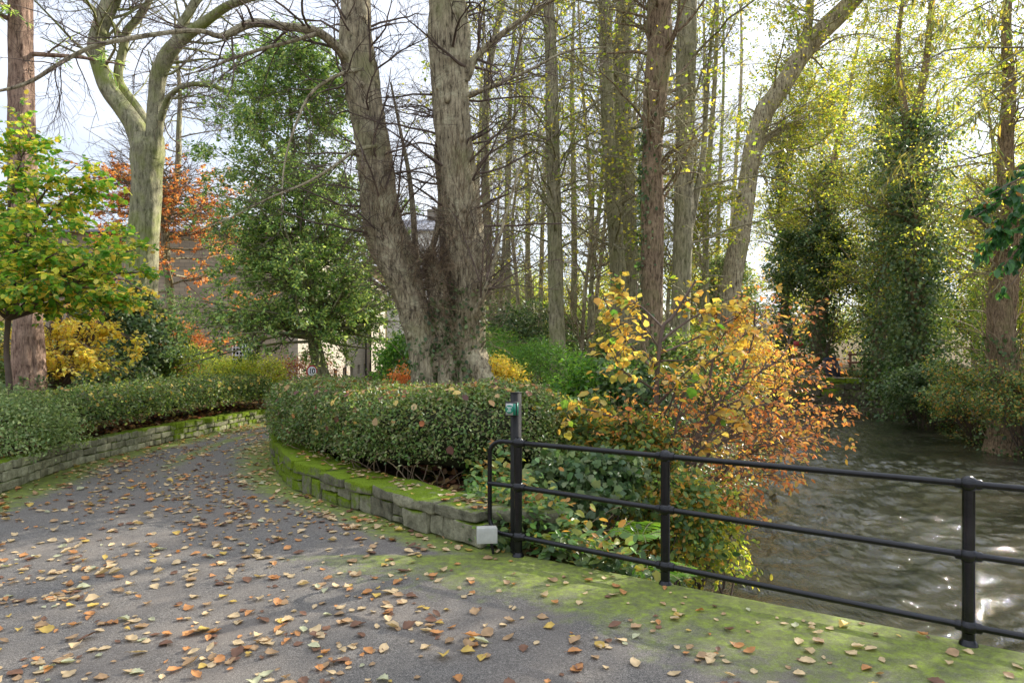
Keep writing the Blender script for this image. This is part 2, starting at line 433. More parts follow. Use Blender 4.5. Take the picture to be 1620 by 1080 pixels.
def make_river():
    r = np.random.default_rng(5)
    xs = np.concatenate([np.linspace(-14, .8, 8), np.arange(1.0, 19, .065), np.linspace(19.4, 40, 12)]); ys = np.concatenate([np.linspace(-12, 2.0, 10), np.arange(2.2, 12, .055), np.arange(12, 34, .12), np.linspace(34.5, 120, 30)])
    X, Y = np.meshgrid(xs, ys); Z = np.full(X.shape, -1.3)
    flow = np.array([-.35, -.94])
    wx = X + .35 * np.sin(Y * .9 + X * .5) + .2 * np.sin(Y * 2.1 - X * 1.3); wy = Y + .35 * np.sin(X * 1.1 - Y * .4)
    amp = .55 + .45 * np.sin(X * .55 + 1.2 * np.sin(Y * .35)) * np.cos(Y * .42 + X * .2)
    calm = 1 - .45 * sstep(16, 26, Y)
    for k in range(72):
        lam = np.exp(r.uniform(np.log(.19), np.log(.95))); a = math.atan2(flow[1], flow[0]) + r.normal(0, .85); kx, ky = math.cos(a) * 6.28 / lam, math.sin(a) * 6.28 / lam
        sn = np.sin(kx * wx + ky * wy + r.uniform(0, 6.28)); Z += .0082 * lam ** .95 * (sn - .35 * np.cos(2 * (kx * wx + ky * wy))) * amp * calm * 1.1
    nx, ny = len(xs), len(ys); i = np.arange(ny - 1)[:, None] * nx; j = np.arange(nx - 1)[None, :]
    f = np.stack([i + j, i + j + 1, i + nx + j + 1, i + nx + j], -1).reshape(-1, 4)
    tag(build("river", [(np.stack([X, Y, Z], -1).reshape(-1, 3), f, None)], M['water'], smooth=True), kind='structure')
make_river()

# bridge slab under the tarmac edge
a0, a1 = np.array([.12, 5.49]), np.array([9.6, -.55])
d = (a1 - a0) / np.linalg.norm(a1 - a0); nn = np.array([-d[1], d[0]])
c = (a0 + a1) / 2 - nn * 2.53
bz = build("bridge", [box((c[0] + nn[0] * .03, c[1] + nn[1] * .03, -.24), (np.linalg.norm(a1 - a0) / 2, 2.5, .21), math.atan2(d[1], d[0]), (.3, .7, 0))], M['stone_dark'])
tag(bz, "low stone bridge slab whose mossy edge carries the black railing", "bridge")

# ------------------------------------------------------------ stone walls
def rounded_block(h, b, jit, seed):
    hx, hy, hz = h
    def ax(H):
        bb = min(b, H * .6); return np.array([-H, -H + bb, -H * .35, H * .35, H - bb, H])
    vs, fs = [], []
    A = [ax(hx), ax(hy), ax(hz)]
    for k in range(3):
        u, v = (k + 1) % 3, (k + 2) % 3
        for s in (-1, 1):
            U, Vv = np.meshgrid(A[u], A[v], indexing='ij'); p = np.zeros((6, 6, 3))
            p[..., u] = U; p[..., v] = Vv; p[..., k] = s * h[k]
            base = len(vs) * 36; vs.append(p.reshape(-1, 3))
            for i in range(5):
                for j in range(5):
                    q = [base + i * 6 + j, base + (i + 1) * 6 + j, base + (i + 1) * 6 + j + 1, base + i * 6 + j + 1]
                    fs.append(q if s > 0 else q[::-1])
    p = np.vstack(vs); H = np.array(h); bb = np.minimum(b, H * .6)
    inner = np.clip(p, -(H - bb), H - bb); dlt = p - inner
    nd = np.linalg.norm(dlt / bb, axis=1, keepdims=True); p = inner + dlt / np.maximum(nd, 1)
    key = p * 7 + seed * 3.7
    dz = np.stack([np.sin(key[:, 0] * 2.3 + key[:, 2] * 3.1) * np.cos(key[:, 1] * 3.7), np.sin(key[:, 1] * 2.9 + key[:, 0] * 2.2), np.sin(key[:, 2] * 3.3 + key[:, 0] * 1.9)], -1)
    dz2 = 1.6 * np.sin(p * 47 + seed) * np.cos(p[:, [1, 2, 0]] * 39 + seed * 2)
    return p + dz * jit + dz2 * jit * .35, np.array(fs)

def along(line, s):
    seg = np.linalg.norm(np.diff(line, axis=0), axis=1); cum = np.concatenate([[0], np.cumsum(seg)])
    x = np.interp(s, cum, line[:, 0]); y = np.interp(s, cum, line[:, 1])
    x2 = np.interp(s + .05, cum, line[:, 0]); y2 = np.interp(s + .05, cum, line[:, 1])
    x1 = np.interp(s - .05, cum, line[:, 0]); y1 = np.interp(s - .05, cum, line[:, 1])
    return np.array([x, y]), math.atan2(y2 - y1, x2 - x1), cum[-1]

def wall_blocks(line, courses, depth, side, lens, moss_fn, seed=0, jit=.006, z0=0., topf=None, cope=None, split=None):
    """blocks whose outer faces follow line; side=+1: wall body lies left of travel direction"""
    r = random.Random(seed); parts = []; line = np.asarray(line, float)
    total = along(line, 0)[2]; z = z0
    def one(L, dep, hh, zz, c, a, nx, ny, out, last, s, ci):
        out = out + r.uniform(-.01, .01)
        p, f = rounded_block((L / 2 - .006, dep / 2, hh / 2 - .004), .018 if last else .013, jit, r.uniform(0, 50))
        a2 = a + r.uniform(-.015, .015); co, si = math.cos(a2), math.sin(a2)
        p = p @ np.array([[co, si, 0], [-si, co, 0], [0, 0, 1]])
        p = p + np.array([c[0] + nx * (dep / 2 - out), c[1] + ny * (dep / 2 - out), zz + hh / 2 + r.uniform(-.003, .003)])
        return (p, f, (moss_fn(s, ci) + r.uniform(-.12, .12), r.uniform(.45, 1.0), 0))
    for ci, hgt in enumerate(courses):
        last = ci == len(courses) - 1 and cope
        s = -r.uniform(0, .1)
        while s < total:
            L = r.uniform(*(cope[1] if last else lens)); L = min(L, total - s + .02)
            if L < .05: break
            c, a, _ = along(line, s + L / 2)
            dep = (cope[0] if last else depth) * r.uniform(.95, 1.05)
            out = (.02 if last else 0) + r.uniform(-.012, .012)
            nx, ny = -math.sin(a) * side, math.cos(a) * side
            hh = hgt * (topf(s) if topf else 1)
            zz = z * (topf(s) if topf else 1) if topf else z
            if split and not last and r.random() < split(s):
                cut = r.uniform(.38, .62); subs = [(zz, hh * cut), (zz + hh * cut, hh * (1 - cut))]
            else: subs = [(zz, hh)]
            for zz, hh in subs: parts.append(one(L, dep, hh, zz, c, a, nx, ny, out, last, s, ci))
            s += L
            continue
        z += hgt
    return parts

lw_line = np.array([(x_left(y), y) for y in np.arange(-2, 16.2, .4)])
w1 = wall_blocks(lw_line, [.12, .12, .125], .22, 1, (.10, .30), lambda s, c: (.02 + .13 * (c == 2) + .10 * (s > 12) + .25 * (s > 14)) , 3, topf=lambda s: float(np.interp(s, [0, 10, 18], [1.0, .95, .72])))
lwt = build("retaining_wall", w1, M['stone_pale'], smooth=False)
tag(lwt, "low wall of squared pale sandstone blocks edging the drive under the left hedge", "stone wall")

rl = resample(WALL_R, 60)
def rmoss(s, c):
    return float(np.interp(s, [0, .9, 1.4, 2.2, 4, 8], [.04, .10, .28, .44, .50, .44])) + (.05 if c == 1 else 0)
w2 = wall_blocks(rl, [.20, .12], .3, -1, (.14, .40), rmoss, 5, jit=.010, cope=(.5, (.42, .75)), split=lambda s: float(np.interp(s, [.5, 2.5], [.0, .8])), topf=lambda s: float(np.interp(s, [0, 1.5, 3, 8], [.95, .92, 1.15, 1.2])))
ep, ef = rounded_block((.30, .20, .045), .03, .008, 3)
rwt = build("garden_wall", w2, M['stone'])
tag(rwt, "curved low dry-stone wall with thick green moss and slab coping beside the road", "stone wall")
p_, f_ = rounded_block((.42, .22, .058), .035, .012, 9)
co, si = math.cos(-.25), math.sin(-.25)
pz = p_ @ np.array([[co, si, 0], [-si, co, 0], [0, 0, 1]]) + np.array([.02, 6.02, .245])
p2, f2 = rounded_block((.36, .17, .095), .03, .012, 4)
pz2 = p2 @ np.array([[co, si, 0], [-si, co, 0], [0, 0, 1]]) + np.array([.03, 6.02, .092])
ws = build("coping_slab", [(pz, f_, (0.0, .8, 0)), (pz2, f2, (.02, .6, 0))], M['stone'], None)
ws.parent = rwt

# ------------------------------------------------------------ railing
def rail_pt(t, z):      # t = X
    return np.array([t, 5.52 - .64 * (t - .05), z])
rail = empty("metal_railing", rail_pt(.05, 0), "black painted tubular iron railing with ball joints on the mossy bridge edge", "railing")
posts = [.05, 1.09, 2.60, 4.11]
def zr(i, x): return [.912, np.interp(x, [.05, 2.6], [.555, .505]), np.interp(x, [.05, 2.6], [.155, .10])][i]
for pi, x in enumerate(posts):
    q0, q1 = rail_pt(x, -.01), rail_pt(x, .93)
    line = np.linspace(q0, q1, 6)[None]
    parts = tubes(line, np.full((1, 6), .033), 18, cap=True)
    for i in range(3):
        c0 = rail_pt(x, zr(i, x)); parts.append(ball(c0, .048, 12))
        dd = nrm(np.array([1, -.64, 0]))
        for s in (-1, 1):
            if pi == 0 and s < 0: continue
            if pi == 3 and s > 0: continue
            seg = np.stack([c0 + dd * s * .03, c0 + dd * s * .058, c0 + dd * s * .066])[None]
            parts += tubes(seg, np.array([[.031, .030, .025]]), 14)
    parts += tubes(np.linspace(rail_pt(x, -.002), rail_pt(x, .03), 3)[None], np.array([[.05, .045, .034]]), 16)
    build("post", parts, M['iron'], rail, smooth=True)
for i in range(3):
    xs_ = np.linspace(.05, 4.11, 8)
    pts = np.array([rail_pt(x, zr(i, x)) for x in xs_])[None]
    build("rail", tubes(pts, np.full((1, 8), .0205), 14, cap=True), M['iron'], rail, smooth=True)
lp = [(.05, zr(0, .05)), (-.06, zr(0, 0))]
for k in range(9):
    a = math.pi / 2 + k / 8 * math.pi / 2; lp.append((-.06 - .105 + .0 + (.105 * math.cos(a)) + .0, .912 - .13 + .13 * math.sin(a)))
for k in range(9):
    a = math.pi + k / 8 * math.pi / 2; lp.append((-.06 - .105 + .105 * math.cos(a) + 0, .155 + .13 + .13 * math.sin(a)))
lp = [(x, z) for x, z in lp]
lp2 = [(.05, .912), (-.02, .912)] + [(-.075 + .11 * math.cos(a), .80 + .112 * math.sin(a)) for a in np.linspace(math.pi / 2, math.pi, 8)] + [(-.185, .5)] + \
      [(-.075 + .11 * math.cos(a), .267 + .112 * math.sin(a)) for a in np.linspace(math.pi, 1.5 * math.pi, 8)] + [(-.02, .155), (.05, .155)]
pts = np.array([rail_pt(x, z) for x, z in lp2])[None]
lpparts = tubes(pts, np.full((1, pts.shape[1]), .019), 14)
lpparts += tubes(np.array([rail_pt(-.185, .556), rail_pt(.05, .556)])[None], np.full((1, 2), .019), 14)
lpparts.append(ball(rail_pt(-.185, .556), .024, 8))
build("end_loop", lpparts, M['iron'], rail, smooth=True)

# green button on its square post
bp = empty("button_post", (.032, 5.60, 0), "square black post topped by a small green exit push button", "control post")
build("post", [box((.032, 5.60, .655), (.034, .034, .655), .45), box((.032, 5.60, 1.312), (.037, .037, .004), .45)], M['iron_flat'], bp)
M['box_grey'] = plain("grey_plastic", (.42, .42, .38), .5, var=.12)
M['btn_green'] = plain("green_plastic", (.01, .20, .12), .35, var=.15)
M['white_print'] = plain("white_print", (.75, .8, .78), .6, var=.05)
bx_rz = -.25
bxo = build("button_box", [box((-.002, 5.53, 1.185), (.048, .028, .058), bx_rz)], M['iron_flat'], bp)
def child(name, parts, mat, parent, grand):
    """sub-part: parent sits at parent.location relative to grand"""
    o = build(name, parts, mat); o.location = -np.array(grand.location); o.parent = parent
    return o
fd = np.array([math.sin(bx_rz), -math.cos(bx_rz), 0]); rd = np.array([math.cos(bx_rz), math.sin(bx_rz), 0])
fc = np.array([-.002, 5.53, 1.185]) + fd * .029
child("face_plate", [box(fc + fd * .002, (.042, .002, .047), bx_rz)], M['box_grey'], bxo, bp)
child("side_panel", [box(np.array([-.002, 5.53, 1.185]) + rd * .049 , (.002, .02, .05), bx_rz), box(fc + rd * .031 + fd * .0045, (.011, .0015, .046), bx_rz)], M['btn_green'], bxo, bp)
btn = child("push_button", tubes(np.array([fc + fd * .003 - rd * .009, fc + fd * .014 - rd * .009, fc + fd * .0145 - rd * .009])[None], np.array([[.034, .034, .03]]), 24, cap=True), M['btn_green'], bxo, bp)
def text_obj(name, body, size, loc, rot, mat, parent=None, grand=None, extrude=.0006, spacing=1.0):
    cu = bpy.data.curves.new(name, 'FONT'); cu.body = body; cu.size = size; cu.align_x = 'CENTER'; cu.align_y = 'CENTER'
    cu.extrude = extrude; cu.space_line = spacing; cu.materials.append(mat); cu.offset = size * .015
    o = bpy.data.objects.new(name, cu); COL.objects.link(o); o.rotation_euler = rot
    base = np.array(grand.location) if grand is not None else np.zeros(3)
    o.location = np.asarray(loc) - base
    bpy.context.view_layer.update()
    me = bpy.data.meshes.new_from_object(o.evaluated_get(bpy.context.evaluated_depsgraph_get()))
    m2_ = bpy.data.objects.new(name, me); m2_.location = o.location; m2_.rotation_euler = rot; COL.objects.link(m2_)
    bpy.data.objects.remove(o); m2_.name = name
    if len(me.materials) == 0: me.materials.append(mat)
    if parent is not None: m2_.parent = parent
    return m2_
text_obj("lettering", "PRESS\nTO\nEXIT", .0165, fc + fd * .0158 - rd * .009, (math.pi / 2, 0, bx_rz), M['white_print'], bxo, bp, spacing=.85)

# grey junction box beside the wall end
jb = empty("junction_box", (-.19, 5.52, .16), "small grey plastic junction box fixed at the wall end beside the railing", "junction box")
p_, f_ = rounded_block((.082, .035, .062), .008, .0004, 1)
co, si = math.cos(.12), math.sin(.12)
R_ = np.array([[co, si, 0], [-si, co, 0], [0, 0, 1]])
build("box_body", [(p_ @ R_ + np.array([-.205, 5.55, .165]), f_, None)], M['box_grey'], jb)
p_, f_ = rounded_block((.084, .008, .064), .006, .0003, 2)
build("lid", [(p_ @ R_ + np.array([-.201, 5.508, .165]), f_, None)], M['box_grey'], jb)
build("conduit", tubes(np.array([[-.17, 5.56, .10], [-.16, 5.58, .04], [-.15, 5.6, -.03]])[None], np.full((1, 3), .011), 8), M['iron_flat'], jb)

# ------------------------------------------------------------ plant machinery
def branches(Pp, Rp, n, L, ang, K=7, up=0.0, wobv=.12, t0=.15, t1=1., rfrac=.5, rmin=.003, r=None, tipfall=.45, flat=0.0, outward=None, rtip=.25, bias=None):
    r = r or rng
    N, Kp, _ = Pp.shape
    idx = r.integers(0, N, n); t = r.uniform(t0, t1, n) * (Kp - 1) * .9999
    i = t.astype(int); i1 = np.minimum(i + 1, Kp - 1); fr = (t - i)[:, None]
    pos = Pp[idx, i] * (1 - fr) + Pp[idx, i1] * fr
    rad = Rp[idx, i] * (1 - fr[:, 0]) + Rp[idx, i1] * fr[:, 0]
    T = nrm(Pp[idx, i1] - Pp[idx, np.maximum(i1 - 1, 0)])
    v = r.normal(size=(n, 3)); v[:, 2] *= (1 - flat)
    if bias is not None: v += np.asarray(bias)
    v = nrm(v - (v * T).sum(1, keepdims=True) * T)
    a = np.radians(r.normal(ang, 12, n))[:, None]
    dvec = np.cos(a) * T + np.sin(a) * v
    Lh = L * (1 - tipfall * (t / (Kp - 1))) * r.uniform(.45, 1.15, n)
    out = np.empty((n, K, 3)); out[:, 0] = pos
    for k in range(1, K):
        dvec = dvec + r.normal(0, wobv, (n, 3)); dvec[:, 2] += up
        dvec = nrm(dvec); out[:, k] = out[:, k - 1] + dvec * (Lh / (K - 1))[:, None]
    r0 = np.clip(rad * rfrac, rmin, None)
    r0 = np.minimum(r0, np.maximum(Lh * .035, rmin))
    R = r0[:, None] * np.linspace(1, rtip, K)[None, :]
    return out, np.maximum(R, rmin * .5)

T_OVAL = (np.array([[0, 0, 0], [.30, .27, .05], [.72, .22, .04], [1, 0, -.08], [.72, -.22, .04], [.30, -.27, .05]]), np.array([[0, 3, 2, 1], [0, 5, 4, 3]]))
T_ROUND = (np.array([[0, 0, 0], [.12, .33, .04], [.55, .42, .03], [1, 0, -.10], [.55, -.42, .03], [.12, -.33, .04]]), np.array([[0, 3, 2, 1], [0, 5, 4, 3]]))
T_RHOMB = (np.array([[0, 0, 0], [.5, .32, .03], [1, 0, 0], [.5, -.32, .03]]), np.array([[0, 3, 2, 1]]))
T_LONG = (np.array([[0, 0, 0], [.35, .085, .02], [.75, .06, -.02], [1, 0, -.12], [.75, -.06, -.02], [.35, -.085, .02]]), np.array([[0, 3, 2, 1], [0, 5, 4, 3]]))
T_IVY = (np.array([[0, 0, 0], [.05, .42, -.03], [.42, .30, .04], [.5, .48, -.02], [1, 0, -.06], [.5, -.48, -.02], [.42, -.30, .04], [.05, -.42, -.03]]),
         np.array([[0, 2, 1, 0], [0, 4, 3, 2], [0, 6, 5, 4], [0, 7, 6, 6]]))
T_IVY = (T_IVY[0], np.array([[0, 4, 2, 1], [4, 3, 2, 2], [0, 7, 6, 4], [4, 6, 5, 5]]))
# no degenerate quads: ivy as triangles
T_IVY = (T_IVY[0], np.array([[0, 2, 1], [0, 4, 2], [4, 3, 2], [0, 7, 6], [0, 6, 4], [4, 6, 5]]))
T_MAPLE = (np.array([[0, 0, 0], [-.02, .40, -.04], [.30, .26, .05], [.55, .55, -.05], [.62, .20, .04], [1, 0, -.10], [.62, -.20, .04], [.55, -.55, -.05], [.30, -.26, .05], [-.02, -.40, -.04]]),
           np.array([[0, 2, 1], [0, 4, 2], [4, 3, 2], [0, 5, 4], [0, 9, 8], [0, 8, 6], [6, 8, 7], [0, 6, 5]]))

def leaves(pos, dirv, nor, size, col, tmpl):
    tv, tf = tmpl; n = len(pos)
    x = nrm(dirv); y = nrm(np.cross(nor, x)); z = np.cross(x, y)
    s = np.asarray(size).reshape(-1, 1, 1)
    v = pos[:, None, :] + s * (tv[None, :, 0:1] * x[:, None, :] + tv[None, :, 1:2] * y[:, None, :] + tv[None, :, 2:3] * z[:, None, :])
    f = (tf[None] + (np.arange(n) * len(tv))[:, None, None]).reshape(-1, tf.shape[1])
    c = np.repeat(col, len(tv), 0)
    return (v.reshape(-1, 3), f, c)

PAL = {
 'holly': [(.045, .085, .03), (.07, .12, .04), (.10, .16, .04), (.16, .21, .06), (.22, .26, .09)],
 'hedge': [(.045, .085, .02), (.07, .125, .03), (.10, .155, .04), (.145, .19, .055), (.19, .20, .09)],
 'pale': [(.16, .22, .09), (.24, .30, .14), (.34, .40, .20), (.12, .18, .06)],
 'ivy': [(.035, .07, .022), (.055, .10, .032), (.09, .13, .05), (.13, .17, .07)],
 'ylgreen': [(.16, .22, .03), (.25, .28, .04), (.34, .33, .05), (.42, .36, .05), (.12, .17, .03)],
 'ylgreen2': [(.10, .16, .03), (.18, .22, .04), (.26, .28, .05), (.07, .11, .03)],
 'maple': [(.08, .20, .03), (.12, .26, .04), (.20, .30, .04), (.38, .36, .05), (.10, .22, .03)],
 'yellow': [(.55, .42, .05), (.62, .46, .04), (.50, .44, .07), (.58, .36, .04)],
 'gold': [(.60, .40, .05), (.62, .33, .04), (.55, .42, .08), (.62, .36, .05), (.40, .36, .06)],
 'orange': [(.58, .22, .04), (.52, .16, .03), (.60, .28, .05), (.42, .12, .04)],
 'copper': [(.48, .17, .05), (.55, .24, .07), (.42, .13, .05), (.60, .30, .09)],
 'laurel': [(.10, .24, .03), (.14, .30, .04), (.20, .34, .05), (.07, .16, .03)],
 'glossy': [(.03, .10, .03), (.045, .13, .04), (.06, .16, .04)],
 'bramble': [(.05, .10, .03), (.08, .15, .045), (.13, .21, .06), (.18, .24, .07), (.28, .28, .05), (.40, .22, .05)],
 'willow': [(.14, .18, .07), (.20, .22, .08), (.28, .27, .07), (.36, .30, .06)],
 'fern': [(.20, .38, .05), (.28, .44, .06)],
 'litter': [(.45, .28, .12), (.52, .36, .18), (.40, .14, .05), (.22, .09, .05), (.48, .22, .08), (.55, .40, .12), (.14, .06, .04)],
 'rust': [(.26, .09, .04), (.34, .12, .05), (.20, .07, .04), (.44, .20, .07)],
}
for _k, _f in {'holly': 2.4, 'hedge': 1.6, 'ivy': 1.45, 'ylgreen': 1.45, 'ylgreen2': 1.9, 'maple': 1.55, 'bramble': 1.3, 'pale': 1.35, 'laurel': 1.1, 'glossy': 1.3}.items():
    PAL[_k] = [tuple(min(.7, x * _f) for x in c) for c in PAL[_k]]
PAL['gold'] = [(.66, .47, .10), (.68, .42, .08), (.62, .50, .14), (.66, .44, .09), (.44, .42, .10)]
PAL['yellow'] = [(.74, .62, .12), (.78, .62, .10), (.68, .64, .16), (.74, .52, .10)]
PAL['orange'] = [(.68, .30, .10), (.66, .24, .07), (.70, .38, .14), (.56, .20, .07)]
PAL['copper'] = [(.56, .24, .09), (.62, .30, .11), (.50, .18, .07), (.64, .36, .13)]
PAL['lime'] = [(.42, .50, .08), (.52, .56, .12), (.60, .56, .10), (.34, .42, .07)]
PAL['hedge'] += [(.13, .13, .045)]
def pick(pal, n, r=None, jit=.16, w=None):
    r = r or rng
    a = np.array(PAL[pal] if isinstance(pal, str) else pal); c = a[r.choice(len(a), n, p=w)]
    return np.clip(c * r.normal(1, jit, (n, 1)) * r.normal(1, .05, (n, 3)), .008, .85)

def leaves_on(Pt, n, size, pal, tmpl, r=None, t0=.15, droop=.25, spread=.9, nup=1.0, off=.02, sj=.25):
    r = r or rng
    N, K, _ = Pt.shape; idx = r.integers(0, N, n); t = r.uniform(t0, 1, n) * (K - 1) * .9999
    i = t.astype(int); fr = (t - i)[:, None]; pos = Pt[idx, i] * (1 - fr) + Pt[idx, i + 1] * fr
    T = nrm(Pt[idx, i + 1] - Pt[idx, i])
    d = nrm(T * .6 + r.normal(0, spread, (n, 3)) * np.array([1, 1, .55]) + np.array([0, 0, -droop]))
    nor = nrm(r.normal(0, .55, (n, 3)) + np.array([0, 0, nup]))
    return leaves(pos + r.normal(0, off, (n, 3)), d, nor, size * np.clip(r.normal(1, sj, n), .45, 1.8), pick(pal, n, r), tmpl)

def spec(pts, Y=None):
    """[(px,py,width_px[,Y])] -> points + radius"""
    o = []
    for p in pts:
        y = p[3] if len(p) > 3 else Y
        q = P(p[0], p[1], y); o.append([q[0], q[1], q[2], p[2] / 2 / F * y])
    return np.array(o)

def limb(pts, Y=None, K=24):
    a = resample(spec(pts, Y), K)
    a[:, 3] = np.maximum(a[:, 3], .002)
    return a[None, :, :3], a[None, :, 3]

def ground_base(a, extra=.25, flare=1.35):
    """extend the first point down to the ground and flare the foot"""
    Pn, R = a; p0 = Pn[0, 0]; gz = float(ground_z(p0[0], p0[1])) - .08
    q = np.array([p0[0], p0[1], gz])
    m = (p0 + q) / 2
    if p0[2] - gz < .15: 
        Pn = Pn.copy(); Pn[0, 0, 2] = gz; R = R.copy(); R[0, 0] *= flare; return Pn, R
    return np.concatenate([[[q, m]], Pn], 1).reshape(1, -1, 3), np.concatenate([[[R[0, 0] * flare, R[0, 0] * 1.08]], R], 1).reshape(1, -1)

def base_pt(Pn): return (Pn[0, 0, 0], Pn[0, 0, 1], Pn[0, 0, 2])

def twig_levels(trunks, r, n1, L1, a1, n2, L2, n3, L3, up1=.04, up2=.02, up3=.02, t0=.3, w=.1, flat=.0, rf=.35, rmin=.003, bias=None, wt=.16):
    """trunks: list of (P,R) (any K). Returns thick, mid, fine bundles"""
    Ps = np.concatenate([np.stack([resample(t[0][0], 24)]) for t in trunks]); Rs = np.concatenate([np.interp(np.linspace(0, 1, 24), np.linspace(0, 1, t[1].shape[1]), t[1][0])[None] for t in trunks])
    b1 = branches(Ps, Rs, n1, L1, a1, 9, up1, w, t0=t0, rfrac=rf, rmin=rmin * 2.5, r=r, bias=bias, flat=flat)
    b2 = branches(*b1, n2, L2, 42, 7, up2, wt, t0=.15, rfrac=.6, rmin=rmin * 1.5, r=r, flat=flat)
    b3 = branches(*b2, n3, L3, 38, 5, up3, wt, t0=.1, rfrac=.7, rmin=rmin, r=r, flat=flat)
    return b1, b2, b3

# ------------------------------------------------------------ trees
def finish_tree(name, label, trunks, bark, bundles, twig='twig', leafparts=None, leafm='leaf', ivy=None, group=None, cat="tree", S=20, ridge=.05, seed=1, knobs=0):
    b = base_pt(trunks[0][0]); e = empty(name, b, label, cat, group)
    parts = []
    for k, (Pn, R) in enumerate(trunks):
        big = R.max() > .07
        parts += tubes(Pn, R, S if big else 8, ridge=ridge if big else .0, seed=seed + k)
        if knobs and big:
            r = np.random.default_rng(seed + 50 + k)
            for q in range(knobs):
                i = r.integers(1, Pn.shape[1] - 1); a = r.uniform(0, 6.28); rr = R[0, i]
                c = Pn[0, i] + rr * .88 * np.array([math.cos(a), math.sin(a), 0])
                parts.append(ball(c, rr * r.uniform(.14, .3), 5, sc=(1, 1, r.uniform(.8, 1.6))))
    if bundles: parts += tubes(*bundles[0], S=6)
    build("trunk", parts, M[bark], e, smooth=True)
    if len(bundles) > 1:
        tp = []
        for bb in bundles[1:]: tp += tubes(*bb, S=3)
        build("twigs", tp, M[twig], e)
    if leafparts: build("crown", leafparts, M[leafm], e)
    if ivy: build("ivy", ivy, M['gloss_leaf'], e)
    return e

def ivy_on(trunk, n, r, t0=0., t1=1., thick=.10, size=.06, pal='ivy', side=None):
    Pn, R = trunk; Pn = resample(Pn[0], 40); Rr = np.interp(np.linspace(0, 1, 40), np.linspace(0, 1, R.shape[1]), R[0])
    t = r.uniform(t0, t1, n) * 38.99; i = t.astype(int); fr = (t - i)[:, None]
    c = Pn[i] * (1 - fr) + Pn[i + 1] * fr; rr = Rr[i]
    a = r.uniform(0, 6.283, n) if side is None else r.normal(side, .75, n)
    d = np.stack([np.cos(a), np.sin(a), 0 * a], 1)
    lump = .55 + .45 * np.sin(c[:, 2] * 2.3 + a * 2) * np.cos(c[:, 2] * 1.1 + 3 * a)
    pos = c + d * (rr + thick * np.abs(r.normal(0, .6, n)) * (.5 + lump))[:, None] + r.normal(0, .012, (n, 3))
    dr = nrm(d * .3 + r.normal(0, .6, (n, 3)) + np.array([0, 0, -.6])); nor = nrm(d + r.normal(0, .45, (n, 3)) + np.array([0, 0, .25]))
    return leaves(pos, dr, nor, size * r.uniform(.6, 1.3, n), pick(pal, n, r), T_IVY)

# --- big twin-stemmed lime behind the hedge
r1 = np.random.default_rng(11)
Y0 = 10.5
tl = limb([(674, 612, 46), (669, 550, 46), (654, 490, 50), (637, 440, 56), (617, 390, 58), (604, 340, 55), (597, 280, 53), (587, 210, 50), (574, 140, 50), (565, 70, 52), (563, 0, 50), (555, -150, 44), (530, -420, 32), (520, -700, 16)], Y0, 50)
tr_ = limb([(742, 612, 56), (741, 560, 48), (742, 480, 48), (737, 400, 52), (730, 320, 54), (721, 240, 54), (714, 150, 56), (712, 60, 62), (706, -20, 58), (700, -200, 48), (690, -450, 36), (680, -750, 16)], Y0, 50)
tm = limb([(708, 612, 52, Y0 + .1), (706, 560, 48, Y0 + .1), (702, 510, 46, Y0 + .1), (694, 460, 38, Y0 + .1), (686, 425, 24, Y0 + .1), (682, 400, 8, Y0 + .1)], None, 22)
tm2 = limb([(712, 600, 40, Y0 - .05), (712, 520, 36, Y0 + .1), (710, 450, 26, Y0 + .2), (706, 380, 20, Y0 + .3), (702, 300, 14, Y0 + .3), (700, 210, 9, Y0 + .3)], None, 24)
tm3 = limb([(655, 470, 14), (657, 400, 10), (653, 330, 9), (646, 270, 7), (632, 200, 5), (618, 130, 3)], Y0 + .25, 20)
tm4 = limb([(668, 440, 12), (690, 370, 10), (697, 310, 9), (690, 240, 7), (702, 170, 4)], Y0 + .3, 20)
root = limb([(748, 560, 40, Y0 - .1), (765, 600, 34, Y0 - .25), (785, 622, 14, Y0 - .4)], None, 12)
bigl = limb([(562, 120, 20, Y0), (548, 95, 17, 10.3), (530, 72, 15, 10.1), (500, 50, 13, 9.9), (450, 42, 12, 9.7), (400, 37, 12, 9.4), (353, 57, 9, 9.1), (320, 50, 8, 8.9), (283, 50, 7, 8.7),
             (213, 60, 7, 8.4), (150, 73, 6.5, 8.1), (100, 97, 6, 7.9), (50, 128, 5, 7.7), (3, 143, 4, 7.5), (-60, 150, 2.5, 7.3)], None, 60)
bl2 = limb([(500, 54, 8, 9.8), (460, 66, 6, 9.7), (417, 77, 6, 9.6), (367, 93, 5, 9.5), (327, 110, 3, 9.4), (290, 118, 1.5, 9.3)], None, 24)
bl3 = limb([(575, 110, 8, 10.4), (540, 117, 6, 10), (493, 147, 5, 9.8), (467, 200, 4, 9.6), (450, 260, 3, 9.5), (445, 330, 2, 9.4)], None, 24)
bl4 = limb([(596, 230, 8, 10.2), (560, 240, 6, 10), (530, 262, 5, 9.7), (483, 290, 4, 9.5), (427, 313, 3, 9.3), (367, 343, 2, 9.2), (300, 370, 1.5, 9.1)], None, 24)
br1 = limb([(735, 125, 20, 10.4), (750, 95, 12, 10.3), (780, 65, 9, 10.2), (820, 35, 8, 10.1), (870, 2, 7, 10), (940, -40, 5, 9.9)], None, 20)
br2 = limb([(750, 500, 12, 10.2), (763, 470, 8, 10.0), (778, 430, 6, 9.9), (792, 370, 4.5, 9.8), (812, 300, 3.5, 9.7), (825, 250, 2, 9.6)], None, 20)
br3 = limb([(742, 150, 9, 10.3), (770, 140, 6, 10.1), (840, 110, 5, 9.9), (900, 80, 3, 9.8), (960, 75, 2, 9.7)], None, 20)
